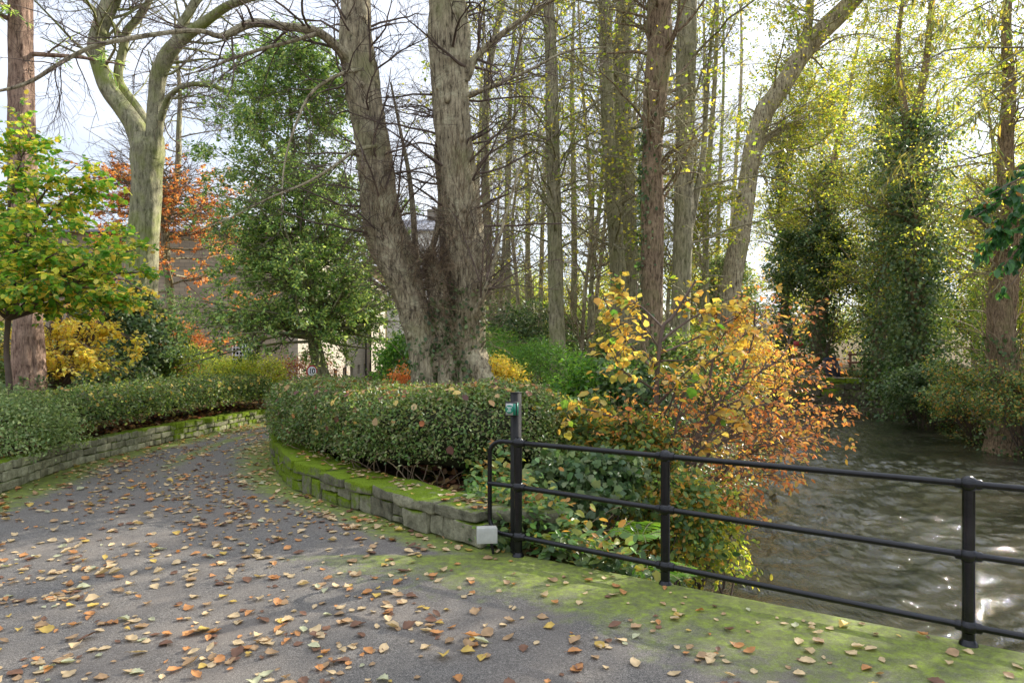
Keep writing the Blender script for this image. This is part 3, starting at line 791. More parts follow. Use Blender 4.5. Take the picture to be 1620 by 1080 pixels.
limes = [ground_base(tl, flare=1.1), ground_base(tr_, flare=1.2), ground_base(tm, flare=1.1), ground_base(tm2), tm3, tm4, root, bigl, bl2, bl3, bl4, br1, br2, br3]
def cat_b(*bs):
    K = max(b[0].shape[1] for b in bs)
    return bs
# crown of fine bare twigs, curving up and then drooping
bA = branches(np.concatenate([tl[0], tr_[0]]), np.concatenate([tl[1], tr_[1]]), 110, 2.3, 60, 9, -.01, .17, t0=.3, t1=.95, rfrac=.085, rmin=.007, r=r1)
bB = branches(*bA, 900, 1.1, 42, 7, -.03, .2, t0=.15, rmin=.004, r=r1)
bC = branches(*bB, 3000, .55, 36, 5, -.02, .16, t0=.1, rmin=.0028, r=r1)
# epicormic brush at the fork and up the stems
eps = branches(np.concatenate([resample(tm[0][0], 24)[None], resample(tl[0][0][8:24], 24)[None], resample(tr_[0][0][4:22], 24)[None]]), np.full((3, 24), .2), 1100, 1.0, 68, 7, .05, .24, t0=0, t1=1, rfrac=.02, rmin=.0045, r=r1, bias=(0, -.5, .1), tipfall=.1)
eps3 = branches(np.concatenate([resample(tm[0][0], 24)[None], resample(tl[0][0][6:20], 24)[None], resample(tr_[0][0][6:18], 24)[None]]), np.full((3, 24), .16), 1300, .95, 72, 6, .03, .25, t0=.1, t1=1, rfrac=.02, rmin=.005, r=r1, tipfall=.1)
eps2 = branches(*eps, 1300, .38, 45, 5, .02, .2, rmin=.0025, r=r1)
# twigs on the left bough and the drooping boughs
Kb = 40
bs = np.concatenate([resample(x[0][0], Kb)[None] for x in (bigl, bl2, bl3, bl4, br1, br2, br3)]); bsr = np.concatenate([np.interp(np.linspace(0, 1, Kb), np.linspace(0, 1, x[1].shape[1]), x[1][0])[None] for x in (bigl, bl2, bl3, bl4, br1, br2, br3)])
c1 = branches(bs, bsr, 130, 1.5, 50, 8, -.015, .14, t0=.1, rfrac=.4, rmin=.005, r=r1, flat=.2)
c2 = branches(*c1, 700, .7, 42, 6, -.01, .17, rmin=.0035, r=r1)
c3 = branches(*c2, 1700, .35, 38, 5, 0, .18, rmin=.0024, r=r1)
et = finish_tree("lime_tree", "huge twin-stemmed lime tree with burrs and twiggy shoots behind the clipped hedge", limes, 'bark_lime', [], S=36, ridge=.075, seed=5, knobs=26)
build("twigs", sum([tubes(*b, S=4) for b in (bA, c1)], []) + sum([tubes(*b, S=3) for b in (bB, bC, c2, c3, eps3)], []), M['twig'], et)
build("brushwood", tubes(*eps, S=4) + tubes(*eps2, S=3), M['twig_pale'], et)
iv = [ivy_on(tm, 900, r1, 0, .55, .10, .06), ivy_on(tr_, 700, r1, 0, .22, .10, .06), ivy_on(tl, 200, r1, 0, .10, .06, .055), ivy_on(tm2, 260, r1, .1, .5, .08, .06)]
build("ivy", iv, M['gloss_leaf'], et)

# --- pine-barked conifer trunk, far left
r2 = np.random.default_rng(21)
tp = ground_base(limb([(47, 655, 50), (45, 600, 44), (45, 540, 41), (42, 440, 38), (37, 300, 38), (34, 150, 36), (33, 0, 34), (33, -200, 30), (33, -500, 22), (34, -800, 10)], 11.8, 50))
k1 = branches(*tp, 40, 2.4, 85, 9, -.03, .08, t0=.62, rfrac=.25, rmin=.01, r=r2)
k2 = branches(*k1, 300, .8, 45, 6, -.02, .1, rmin=.004, r=r2)
finish_tree("conifer_tree", "tall straight conifer with reddish flaking bark at the far left edge", [tp], 'bark_pine', [k1, k2], leafparts=[leaves_on(k2[0], 6000, .10, 'holly', T_LONG, r2)], S=28, ridge=.07, seed=9, knobs=8,
            ivy=[ivy_on(tp, 500, r2, 0, .16, .06, .05)])

# --- forked beech with mossy grey-green bark
r3 = np.random.default_rng(31)
YB = 20
tb = ground_base(limb([(222, 625, 62), (222, 560, 50), (223, 480, 46), (226, 400, 46), (230, 330, 43), (233, 280, 44), (234, 240, 50), (235, 215, 46)], YB, 36))
l1 = limb([(228, 250, 34), (218, 210, 32), (200, 180, 29), (173, 143, 27), (160, 110, 25), (152, 77, 25), (157, 50, 25), (170, 15, 24), (184, -20, 22), (200, -120, 18), (230, -300, 10)], YB, 30)
l2 = limb([(234, 230, 24, 20.2), (230, 197, 18, 20.3), (213, 167, 15, 20.4), (190, 133, 14, 20.5), (188, 110, 14, 20.5), (195, 77, 13, 20.5), (201, 50, 12, 20.5), (220, 27, 11, 20.5), (240, -10, 9, 20.5), (260, -100, 6, 20.5)], None, 30)
l3 = limb([(240, 250, 30, 19.9), (245, 205, 26, 19.8), (247, 160, 24, 19.8), (250, 123, 24, 19.7), (263, 90, 24, 19.6), (287, 62, 21, 19.5), (320, 38, 16, 19.4), (360, 10, 13, 19.3), (410, -10, 10, 19.2), (480, -60, 6, 19)], None, 30)
l4 = limb([(254, 190, 12, 19.6), (262, 165, 9, 19.4), (272, 148, 8, 19.2), (300, 134, 8, 19), (335, 136, 7, 18.9), (367, 147, 6, 18.8), (402, 147, 4, 18.7), (440, 160, 2, 18.6)], None, 24)
l5 = limb([(280, 68, 18, 19.5), (288, 40, 15, 19.5), (305, 10, 13, 19.5), (330, -40, 9, 19.5), (350, -150, 5, 19.5)], None, 20)
l6 = limb([(196, 72, 9, 20.5), (180, 40, 7, 20.6), (150, 15, 6, 20.6), (120, -10, 4, 20.6)], None, 16)
bb1, bb2, bb3 = twig_levels([l1, l2, l3, l4, l5, l6], r3, 90, 3.2, 50, 500, 1.3, 1600, .6, up1=.03, t0=.2, rf=.22, rmin=.006, w=.14, wt=.2)
finish_tree("beech_tree", "forked beech with smooth mossy grey-green trunk rising behind the left hedge", [tb, l1, l2, l3, l4, l5, l6], 'bark_beech', [bb1, bb2, bb3], S=26, ridge=.03, seed=13, knobs=3,
            ivy=[ivy_on(tb, 1500, r3, 0, .3, .22, .10)])

# --- copper beech with orange leaves
r4 = np.random.default_rng(41)
tc1 = ground_base(limb([(278, 610, 18), (277, 560, 16), (268, 460, 13), (261, 380, 12), (264, 345, 11), (277, 305, 10), (282, 255, 9), (283, 200, 8), (285, 150, 7), (280, 90, 5), (276, 20, 3)], 24, 30))
tc2 = limb([(262, 380, 9), (257, 340, 7), (262, 300, 5), (250, 250, 3)], 24, 16)
cb1, cb2, cb3 = twig_levels([tc1, tc2], r4, 150, 4.2, 80, 850, 1.6, 3400, .7, up1=-.01, t0=.08, flat=.5, rf=.3, rmin=.007)
lowm = cb3[0][:, 0, 2] < r4.uniform(3.5, 8.2, len(cb3[0]))
lf = leaves_on(cb3[0][lowm], 17000, .10, 'copper', T_RHOMB, r4, nup=.8)
finish_tree("copper_beech", "slender beech with rusty orange leaves between the beech and the holly", [tc1, tc2], 'bark_wood', [cb1, cb2, cb3], leafparts=[lf], S=14, seed=15,
            ivy=[ivy_on(tc1, 1200, r4, 0, .2, .18, .10)])

# --- holly with conical crown
r5 = np.random.default_rng(51)
YH = 17
th = ground_base(limb([(514, 612, 30), (503, 570, 22), (496, 530, 18), (490, 470, 14), (480, 380, 11), (468, 280, 8), (460, 180, 5), (455, 100, 2)], YH, 30), flare=1.3)
n1 = 230
hb = branches(*th, n1, 4.0, 74, 9, .0, .08, t0=.29, t1=.99, rfrac=.3, rmin=.009, r=r5, tipfall=.62)
hb2 = branches(*hb, 2600, 1.0, 45, 6, -.02, .12, rmin=.005, r=r5)
hb3 = branches(*hb2, 6500, .42, 40, 4, -.02, .14, rmin=.004, r=r5)
# branches toward the right and left lower skirts
lf = [leaves_on(hb3[0], 78000, .072, 'holly', T_OVAL, r5, t0=0, off=.03, nup=.7), leaves_on(hb2[0], 20000, .065, 'holly', T_OVAL, r5, t0=.3, off=.05)]
finish_tree("holly_tree", "broad conical holly with dense small dark leaves in front of the stone mill", [th], 'bark_beech', [hb, hb2], leafparts=lf, leafm='gloss_leaf', S=16, seed=17)

# --- small maple with green and yellow layered leaves, left
r6 = np.random.default_rng(61)
YM = 9.2
tm_ = ground_base(limb([(15, 650, 11), (14, 600, 9), (10, 550, 8), (13, 505, 8)], YM, 14))
bough = []
for (ex, ey, w, dy, sx, sy) in [(120, 262, 5, -.8, 15, 380), (50, 215, 4, 0, 5, 350), (150, 285, 4, -.4, 20, 400), (-60, 250, 4, 0, 0, 380), (110, 335, 4, .3, 20, 420), (75, 345, 4, -1, 18, 430), (215, 395, 6, -.6, 40, 470),
                                (235, 430, 6, 0, 50, 470), (200, 375, 5, .8, 45, 480), (180, 455, 6, -.9, 30, 485), (90, 400, 5, -1.2, 20, 470), (130, 420, 5, .9, 30, 480), (-80, 400, 5, 0, 5, 480), (-50, 470, 5, -.6, 8, 495),
                                (40, 385, 5, -1.0, 15, 450), (160, 405, 5, .2, 35, 470), (215, 480, 5, .6, 40, 490), (60, 440, 4, -1.3, 20, 490), (-40, 330, 4, .4, 5, 430)]:
    bough.append(resample(spec([(13, 505, w + 2, YM), (sx + (ex - sx) * .1, 505 + (sy - 505) * .9, w + 1, YM + dy * .15), ((sx + ex) / 2, (sy + ey) / 2 - 12, w * .75, YM + dy * .55), (ex, ey, 1.5, YM + dy)]), 14))
bough = np.array(bough); bP, bR = bough[..., :3], np.maximum(bough[..., 3], .003)
m2 = branches(bP, bR, 460, .75, 48, 6, -.02, .1, t0=.3, rmin=.004, r=r6, flat=.94)
m3 = branches(*m2, 1500, .34, 45, 5, -.03, .1, t0=.1, rmin=.0025, r=r6, flat=.94)
lf = [leaves_on(m3[0], 7500, .066, 'maple', T_ROUND, r6, nup=1.6, spread=.6, droop=.3, off=.015), leaves_on(m2[0], 3000, .068, 'maple', T_ROUND, r6, nup=1.6, spread=.6, t0=.4, off=.015),
      leaves_on(m3[0], 3500, .065, 'yellow', T_ROUND, r6, nup=1.6, spread=.6)]
ef_ = empty("maple_tree", base_pt(tm_[0]), "small maple with layered green and yellow leaves at the left edge", "tree")
build("trunk", tubes(*tm_, S=10, ridge=.04) + tubes(bP, bR, S=6), M['twig'], ef_, smooth=True)
build("twigs", tubes(*m2, S=3) + tubes(*m3, S=3), M['twig'], ef_)
build("crown", lf, M['leaf'], ef_)

# yellow hazel under it
r7 = np.random.default_rng(71)
YZ = 13.2
st = []
for (ex, ey, dy) in [(110, 505, -.6), (170, 520, -.3), (215, 540, 0), (240, 500, .3), (150, 560, -.7), (190, 585, -.4), (90, 570, -.9), (80, 530, -.5), (130, 545, .4), (210, 480, .5), (60, 590, -.8), (235, 465, .2), (120, 590, -1), (-20, 560, -.5)]:
    st.append(resample(spec([(75, 640, 7, YZ), (80 + (ex - 80) * .25, 590, 5, YZ + dy * .3), (80 + (ex - 80) * .6, ey - 18, 4, YZ + dy * .6), (ex, ey, 1.5, YZ + dy)]), 12))
st = np.array(st); sP, sR = st[..., :3], np.maximum(st[..., 3], .004)
z2 = branches(sP, sR, 260, .7, 50, 6, -.03, .1, t0=.3, rmin=.004, r=r7, flat=.9)
z3 = branches(*z2, 500, .3, 45, 4, -.04, .1, rmin=.003, r=r7, flat=.9)
ez = empty("hazel_bush", (sP[0, 0, 0], sP[0, 0, 1], float(ground_z(sP[0, 0, 0], sP[0, 0, 1]))), "golden yellow-leaved hazel spreading behind the conifer trunk", "bush")
build("stems", tubes(sP, sR, S=6) + tubes(*z2, S=3) + tubes(*z3, S=3), M['twig'], ez)
build("crown", [leaves_on(z3[0], 4200, .062, 'yellow', T_ROUND, r7, nup=1.5, spread=.6, off=.03), leaves_on(z2[0], 900, .075, 'yellow', T_ROUND, r7, nup=1.4, spread=.6)], M['leaf'], ez)

# --- woodland trees beyond the hedge
def wood(name, label, tr, seed, bark='bark_wood', nb=(46, 260, 800), L=(3.2, 1.3, .6), leafn=0, pal='ylgreen', size=.09, t0=.28, ivy=None, extra=(), group=None, up1=.0, a1=60, rmin=.0045, twig='twig_green', tmpl=T_RHOMB, ridge=.05, knobs=5):
    r = np.random.default_rng(seed)
    b = twig_levels([tr] + list(extra), r, int(nb[0] * 1.25), L[0], a1, int(nb[1] * 1.6), L[1], int(nb[2] * 1.6), L[2], up1=up1, up2=.0, up3=.01, t0=t0, rf=.15, rmin=rmin, wt=.2, w=.15)
    lp = [leaves_on(b[2][0], leafn, size, pal, tmpl, r, nup=.9, off=.05)] if leafn else None
    iv = [ivy_on(tr, n, r, a, bb, th, s, side=sd_) for (n, a, bb, th, s, sd_) in (ivy or [])]
    return finish_tree(name, label, [tr] + list(extra), bark, list(b), twig, lp, ivy=iv, group=group, seed=seed, ridge=ridge, S=18, knobs=knobs)

T = {}
T['a'] = ground_base(limb([(777, 610, 18), (774, 500, 15), (772, 380, 14), (768, 280, 14), (768, 200, 13), (772, 120, 12), (785, 50, 10), (800, -20, 8), (820, -150, 4)], 20, 30))
wood("sycamore_tree", "thin grey-green trunk standing immediately right of the twin lime", T['a'], 101, leafn=2500)
T['b'] = ground_base(limb([(886, 612, 36), (882, 540, 28), (879, 420, 25), (876, 300, 22), (874, 200, 21), (872, 100, 19), (868, 0, 17), (866, -150, 12), (866, -350, 5)], 16, 40))
sb = limb([(905, 560, 9, 16.6), (898, 450, 9, 16.6), (893, 330, 8, 16.6), (888, 200, 7, 16.6), (889, 60, 5, 16.6), (885, -100, 3, 16.6)], None, 20)
wood("sycamore_tree", "straight pale trunk beside the leaf-strewn footpath, between hedge and woods", T['b'], 102, leafn=2700, nb=(60, 340, 1000))
T['c'] = ground_base(limb([(990, 600, 30), (984, 520, 25), (976, 400, 24), (970, 300, 23), (962, 200, 22), (959, 100, 21), (957, 0, 20), (955, -150, 14), (950, -320, 5)], 17, 40))
wood("sycamore_tree", "left one of two close mossy trunks behind the yellow sapling", T['c'], 103, leafn=2500)
T['d'] = ground_base(limb([(1003, 600, 32), (1000, 500, 27), (995, 380, 27), (990, 270, 27), (984, 170, 26), (983, 90, 28), (990, 0, 27), (1000, -150, 18), (1015, -330, 6)], 18.5, 40))
wood("sycamore_tree", "thicker mossy trunk with a slight bend, right one of two close trunks", T['d'], 104, leafn=2500)
T['e'] = ground_base(limb([(1025, 665, 44), (1028, 600, 36), (1031, 520, 34), (1032, 420, 35), (1033, 330, 36), (1033, 230, 34), (1035, 170, 36), (1042, 90, 39), (1041, 0, 36), (1040, -120, 30), (1038, -350, 14), (1038, -500, 5)], 12.5, 50))
wood("alder_tree", "brown rough-barked trunk with ivy strands rising behind the yellow sapling", T['e'], 105, 'bark_brown', leafn=350, ivy=[(700, 0, .5, .07, .065, math.pi * .9), (900, 0, .22, .12, .07, 0.2), (260, .3, .55, .05, .05, math.pi)], nb=(40, 240, 700), L=(2.4, 1., .5), rmin=.0035, ridge=.07)
T['f'] = ground_base(limb([(1070, 650, 38), (1073, 600, 31), (1076, 500, 30), (1080, 380, 30), (1083, 250, 30), (1085, 120, 31), (1087, 0, 31), (1090, -150, 24), (1090, -350, 9)], 14.5, 40))
f2_ = limb([(1083, 400, 14, 14.5), (1095, 340, 12, 14.6), (1112, 250, 9, 14.8), (1118, 150, 7, 15), (1126, 60, 5, 15), (1140, -60, 3, 15)], None, 20)
wood("sycamore_tree", "smooth grey-green trunk right of the brown ivy-stranded trunk", T['f'], 106, leafn=2500, extra=[f2_], ivy=[(500, 0, .2, .09, .065, 0.)], ridge=.03)
T['g'] = ground_base(limb([(1142, 610, 38), (1150, 520, 33), (1158, 445, 31), (1170, 375, 30), (1180, 317, 27), (1187, 265, 26), (1193, 220, 27), (1210, 177, 28), (1240, 133, 28), (1272, 83, 29), (1307, 43, 29), (1345, 5, 27), (1400, -60, 20), (1480, -160, 8)], 20, 50))
g2 = limb([(1268, 88, 16, 20), (1275, 55, 13, 20), (1282, 15, 11, 20), (1278, -40, 8, 20), (1290, -150, 4, 20)], None, 16)
g3 = limb([(1183, 262, 14, 20), (1210, 225, 9, 20.3), (1235, 205, 7, 20.6), (1280, 180, 4, 21)], None, 16)
g4 = limb([(1178, 300, 12, 20), (1140, 318, 8, 19.6), (1100, 330, 7, 19.3), (1085, 335, 5, 19)], None, 12)
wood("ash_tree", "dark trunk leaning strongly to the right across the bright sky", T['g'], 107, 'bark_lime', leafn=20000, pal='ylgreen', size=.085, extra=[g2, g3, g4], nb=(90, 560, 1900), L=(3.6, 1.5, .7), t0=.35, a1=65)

# thin background trunks, each its own tree
kinds = ["pale grey", "olive", "mossy", "brownish"]
spots = [(800, 27, 11), (818, 33, 9), (838, 30, 10), (852, 38, 9), (905, 29, 12), (918, 36, 9), (930, 24, 9), (940, 42, 8), (1010, 30, 12), (1055, 27, 12), (1110, 24, 13), (1118, 40, 9), (1135, 46, 8), (750, 40, 8),
         (895, 44, 8), (968, 50, 8), (862, 52, 8), (785, 48, 8), (1100, 60, 9), (1150, 55, 9)]
between = ["nearest the thin grey-green trunk by the lime", "fourth back of the group left of the footpath", "left of the pale footpath trunk", "just left of the footpath trunk", "just right of the footpath trunk", "standing well right of the footpath trunk",
           "set forward right of the footpath", "behind the two close mossy trunks on their left", "glimpsed between the close pair and the brown ivy trunk", "close behind the brown ivy trunk", "between the smooth trunk and the leaning ash",
           "farther back beyond the smooth grey-green trunk", "just left of the foot of the leaning ash", "right beside the big lime's right stem", "far behind the footpath trunk", "deep in the wood behind the left close trunk",
           "deep in the wood left of the footpath", "in the far wood right of the lime", "most distant behind the smooth grey-green trunk", "behind the lower stem of the leaning ash"]
for i, (px, Yt, w) in enumerate(spots):
    if i in (1, 5, 9, 14, 16, 18): continue
    w *= .82
    r = np.random.default_rng(200 + i); lean = r.uniform(-45, 45); gy = HY + CZ * F / Yt + 4
    x0 = (px - 810) / F * Yt
    if ground_z(x0, Yt) < -.3: Yt = 24; gy = HY + CZ * F / Yt + 4
    tr = ground_base(limb([(px, gy, w * 1.2), (px + lean * .2 + r.uniform(-4, 4), 450, w), (px + lean * .5 + r.uniform(-5, 5), 300, w * .85), (px + lean + r.uniform(-6, 6), 120, w * .65), (px + lean * 1.3, -30, w * .35), (px + lean * 1.5, -160, w * .12)], Yt, 22))
    k = i % 4
    wood("woodland_tree", "slim %s trunk %s" % (kinds[k], between[i]), tr, 230 + i, ['bark_beech', 'bark_wood', 'bark_wood', 'bark_lime'][k], nb=(26, 110, 280), L=(4.2, 1.9, .9), leafn=1700 if Yt > 28 else 500,
         pal='ylgreen' if i % 3 else 'ylgreen2', size=.13, rmin=.007, group="slim woodland trees behind the hedge", knobs=0, t0=.2)

# bare twiggy understorey trees
for i, (px, Yt, top, lab_) in enumerate([(825, 22, 180, "bare twiggy young tree just right of the thin trunk by the lime"), (915, 19, 230, "bare arching young tree just right of the footpath trunk"), (850, 30, 200, "bare brown young tree deeper between lime and footpath trunk"),
                                      (945, 27, 150, "bare young tree behind and left of the close pair"), (1060, 21, 240, "bare young tree between the brown ivy trunk and smooth trunk"), (1120, 28, 200, "bare young tree in the gap left of the leaning ash"),
                                      (790, 32, 260, "low bare brushy tree behind the yellow shrub"), (1010, 33, 200, "distant bare brushy tree behind the close pair")]):
    r = np.random.default_rng(700 + i); gy = HY + CZ * F / Yt + 3
    tr = ground_base(limb([(px, gy, 7), (px + r.uniform(-12, 12), 470, 6), (px + r.uniform(-25, 25), (470 + top) / 2, 4.5), (px + r.uniform(-40, 40), top, 2)], Yt, 20))
    b = twig_levels([tr], r, 40, 3.2 * Yt / 25, 50, 300, 1.6, 1100, .75, up1=-.01, up2=-.01, up3=-.01, t0=.12, rf=.45, rmin=.0042, w=.16, wt=.2)
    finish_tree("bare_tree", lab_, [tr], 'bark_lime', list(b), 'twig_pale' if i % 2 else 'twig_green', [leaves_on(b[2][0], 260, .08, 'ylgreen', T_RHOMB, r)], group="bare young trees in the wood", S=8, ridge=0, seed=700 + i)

# --- far background trees filling the wood
def far_tree(name, label, x, y, h, cw, n, pal, size, seed, group, t0=.25, bark='bark_wood', leafm='leaf', conifer=False):
    r = np.random.default_rng(seed); gz = float(ground_z(x, y)) - .1
    pts = np.array([[x, y, gz, .018 * h + .05], [x + r.normal(0, .2), y, gz + h * .3, .014 * h + .04], [x + r.normal(0, .4), y, gz + h * .65, .008 * h + .02], [x + r.normal(0, .5), y, gz + h, .02]])
    a = resample(pts, 16); tr = (a[None, :, :3], a[None, :, 3])
    b1 = branches(*tr, 36, cw, 80 if conifer else 58, 7, -.02 if conifer else .03, .1, t0=t0, rfrac=.4, rmin=.02, r=r, tipfall=.85 if conifer else .5)
    b2 = branches(*b1, 420, cw * .45, 45, 5, 0, .14, rmin=.012, r=r)
    b3 = branches(*b2, 900, cw * .22, 45, 4, 0, .14, rmin=.009, r=r)
    return finish_tree(name, label, [tr], bark, [b1, b2, b3], 'twig', [leaves_on(b3[0], n, size, pal, T_RHOMB, r, nup=.6, off=cw * .05, t0=0)], leafm, group=group, S=8, ridge=0, seed=seed)

FT = [("young broadleaf tree with pale yellow-green leaves deep in the wood behind the lime", -3, 62, 11, 3.4, 4500, 'ylgreen', .16),
      ("loose yellow-green tree deep in the wood straight above the footpath", 5, 58, 10, 3.6, 4500, 'ylgreen', .16),
      ("rounded yellowing tree in the far wood behind the close pair of trunks", 10, 64, 12, 4.2, 5500, 'ylgreen', .17),
      ("low bright yellow-green tree in the far wood left of the leaning ash", 15.5, 60, 9, 3.8, 5000, 'ylgreen', .16),
      ("dark blue-green conifer standing in the gap right of the smooth trunk", 23, 72, 13, 2.4, 9000, 'ivy', .2),
      ("golden tree beyond the river right of the leaning ash", 20, 50, 9, 3.6, 5000, 'gold', .14),
      ("olive green tree beyond the river behind the red board", 27, 58, 9, 4.2, 6500, 'ylgreen2', .16),
      ("yellowing tree beyond the river behind the ivy column", 31, 52, 12, 4.4, 6500, 'ylgreen', .15),
      ("tall yellow-green tree beyond the right bank near the frame edge", 36, 48, 13, 4.6, 7500, 'ylgreen', .15),
      ("olive green broadleaf in the wood behind the first slim trunks", 1, 48, 8, 3.0, 4000, 'ylgreen2', .14),
      ("low green tree in the wood between footpath and close pair", 7.2, 45, 6.5, 2.8, 4000, 'ylgreen2', .13),
      ("dull green tree on the distant left slope above the mill", -31, 95, 12, 6, 4500, 'copper', .25)]
FT += [("tall feathery yellow-green tree beyond the river, behind the tall ivy column's bare stems", 21.0, 37.5, 15, 4.2, 12000, 'ylgreen', .13), ("high sunlit tree filling the sky right of the tall ivy column", 26.5, 38, 16, 4.6, 13000, 'ylgreen', .13)]
FT += [("%s tree in the far wood, %s" % (a, b), x, y, h, cw, n, pal, sz) for a, b, x, y, h, cw, n, pal, sz in [
    ("bushy pale green", "right of the cottage", -2.2, 44, 6.5, 2.6, 5000, 'ylgreen2', .14), ("round dull green", "by the yellow shrub", -.6, 38, 5.0, 2.4, 5000, 'ylgreen2', .13),
    ("straw coloured", "between the lime and the footpath trunk", 2.0, 54, 8, 3.2, 5000, 'ylgreen', .16), ("mid green", "immediately behind the footpath trunk", 3.6, 40, 6, 2.6, 5500, 'ylgreen2', .13),
    ("lemon green", "left of the close pair of trunks", 6.0, 50, 8.5, 3.2, 5500, 'ylgreen', .15), ("brown-green", "between close pair and brown ivy trunk", 8.6, 47, 7.5, 3.0, 5500, 'ylgreen2', .15),
    ("yellow flecked", "behind the smooth grey-green trunk", 11.8, 46, 7.5, 3.0, 6000, 'ylgreen', .14), ("rusty", "behind the foot of the leaning ash", 14.0, 44, 5.0, 2.6, 5000, 'copper', .13),
    ("dense green", "behind the grey shed", 17.0, 52, 6.5, 3.4, 6500, 'ylgreen2', .15), ("sunlit yellow", "above the garden steps", 20.5, 46, 8.5, 3.4, 8000, 'ylgreen', .14),
    ("leafy yellow-green", "behind the short dark wall trunk", 22.0, 40, 10, 3.6, 9000, 'ylgreen', .13), ("bright loose", "behind the tall ivy column", 24.5, 36, 10, 3.6, 9000, 'ylgreen', .12),
    ("green and gold", "right of the tall ivy column", 23.5, 31, 9, 3.2, 9000, 'ylgreen', .11), ("fine-leaved gold", "behind the brown trunk at the right edge", 25.5, 32, 9.5, 3.2, 8000, 'gold', .11),
    ("tall sunlit", "between the leaning ash and the first ivy trunk", 17.0, 38, 12, 3.8, 9000, 'ylgreen', .12)]]
for i, (lab, x, y, h, cw, n, pal, sz) in enumerate(FT):
    if x < 18: n = int(n * 1.9)
    far_tree("distant_tree", lab, x, y, h, cw, n, pal, sz, 300 + i, "distant trees closing the wood", conifer='conifer' in lab, t0=.12)

# --- trees across the river
def bank_tree(label, pts, Y, seed, ivyn, thick, leafn, pal, extra=(), nb=(90, 520, 1700), L=(3.8, 1.7, .8), bark='bark_brown', size=.09, cat_name="riverside_tree", t0=.3, lim=1.0, isz=.11):
    tr = ground_base(limb(pts, Y, 40))
    return wood(cat_name, label, tr, seed, bark, nb, L, leafn, pal, size, t0, [(ivyn, 0, lim, thick, isz, None)] if ivyn else None, extra=extra, group="trees on the far river bank", rmin=.006)
bank_tree("tree wrapped in dark ivy with its foot behind the low grey shed", [(1245, 600, 16), (1243, 500, 14), (1240, 400, 12), (1238, 300, 11), (1245, 230, 9), (1262, 190, 6), (1290, 120, 3)], 40, 401, 5200, .8, 15000, 'ylgreen', size=.11, lim=.75, isz=.17)
bank_tree("ivy-dark trunk left of the dark blue barrel", [(1295, 610, 24), (1298, 520, 22), (1302, 440, 18), (1306, 360, 15), (1315, 280, 12), (1335, 180, 8), (1360, 60, 4)], 36, 402, 4800, .75, 15000, 'ylgreen', size=.10, lim=.7, isz=.15)
bank_tree("short dark trunk standing on the stone river wall's right end", [(1392, 615, 22), (1390, 560, 20), (1394, 480, 18), (1400, 380, 15), (1408, 280, 11), (1402, 180, 8), (1412, 80, 4)], 31, 403, 5500, .9, 17000, 'ylgreen', size=.10, isz=.14)
b4e = limb([(1440, 230, 14, 28), (1428, 150, 10, 28), (1420, 80, 8, 28), (1428, 0, 5, 28), (1440, -100, 3, 28)], None, 16)
bank_tree("tallest broad column of dark ivy on the far bank, bare stems on top", [(1452, 620, 34), (1450, 520, 30), (1446, 400, 26), (1443, 300, 22), (1448, 200, 14), (1465, 100, 10), (1475, 0, 8), (1490, -120, 4)], 28, 404, 15000, 1.3, 20000, 'ylgreen', extra=[b4e], lim=.62, isz=.13)
b5 = ground_base(limb([(1592, 660, 50), (1588, 600, 42), (1584, 520, 40), (1588, 440, 38), (1598, 350, 30), (1590, 250, 22), (1596, 150, 18), (1592, 50, 14), (1600, -60, 10), (1610, -200, 4)], 19.2, 40))
rr5 = np.random.default_rng(405)
wood("riverside_tree", "brown trunk tangled in dead ivy stems at the right edge", b5, 405, 'bark_brown', (70, 420, 1300), (3.2, 1.4, .7), 12000, 'ylgreen', .085, .35, [(900, .0, .25, .3, .09, None)], group="trees on the far river bank")
dv = branches(*b5, 260, 1.6, 20, 8, -.03, .12, t0=0, t1=.5, rfrac=.05, rmin=.008, r=rr5, tipfall=0)
off_ = dv[0].copy(); ang_ = rr5.uniform(0, 6.28, 260)
off_[:, :, 0] += (np.cos(ang_) * .33)[:, None]; off_[:, :, 1] += (np.sin(ang_) * .33)[:, None]
vn = build("dead_ivy_vine", tubes(off_, np.maximum(dv[1], .008), S=4), M['twig_pale'], None)
tag(vn, "tangle of dead ivy stems clinging round the brown trunk at the right edge", "vine")

far_tree("riverside_tree", "tall leafy tree on the right bank just past the right frame edge", 15.6, 17.2, 16, 5.0, 7000, 'ylgreen', .12, 450, "trees on the far river bank", t0=.45)  # added with its trunk out of view, so the crown dapples sun on the deck

# leafy willow and evergreen boughs reaching in from the right
r8 = np.random.default_rng(81)
wt = [resample(np.array([[14.6, 13, -.1, .22], [14.4, 12.9, 3, .19], [13.6, 12.6, 5.5, .15], [12, 12, 8, .1]]), 16)]
for tgt in [(1503, 0, 11), (1420, 90, 11.5), (1560, 40, 10.5), (1380, 20, 12), (1480, 180, 11), (1440, 250, 11.5), (1600, 120, 10.5), (1350, 200, 12), (1540, 260, 11), (1390, 300, 12)]:
    e_ = P(*tgt); s_ = np.array([12.6, 12.4, 7.0]); mid_ = (e_ + s_) / 2 + np.array([0, 0, 1.1])
    jw = r8.normal(0, .35, (3, 3)); wt.append(resample(np.array([[*s_, .045], [*((s_ + mid_) / 2 + [0, 0, .35] + jw[0]), .03], [*(mid_ + jw[1]), .02], [*((mid_ + e_) / 2 + [0, 0, .25] + jw[2] * .6), .012], [*e_, .004]]), 16))
wt = np.array(wt)
w2_ = branches(wt[1:, :, :3], wt[1:, :, 3], 130, 1.3, 45, 7, -.10, .09, t0=.3, rmin=.004, r=r8)
w3_ = branches(*w2_, 240, .55, 35, 5, -.14, .1, rmin=.003, r=r8)
ew = empty("willow_tree", (14.6, 13, 0), "willow whose slender boughs and long narrow leaves hang in at top right", "tree")
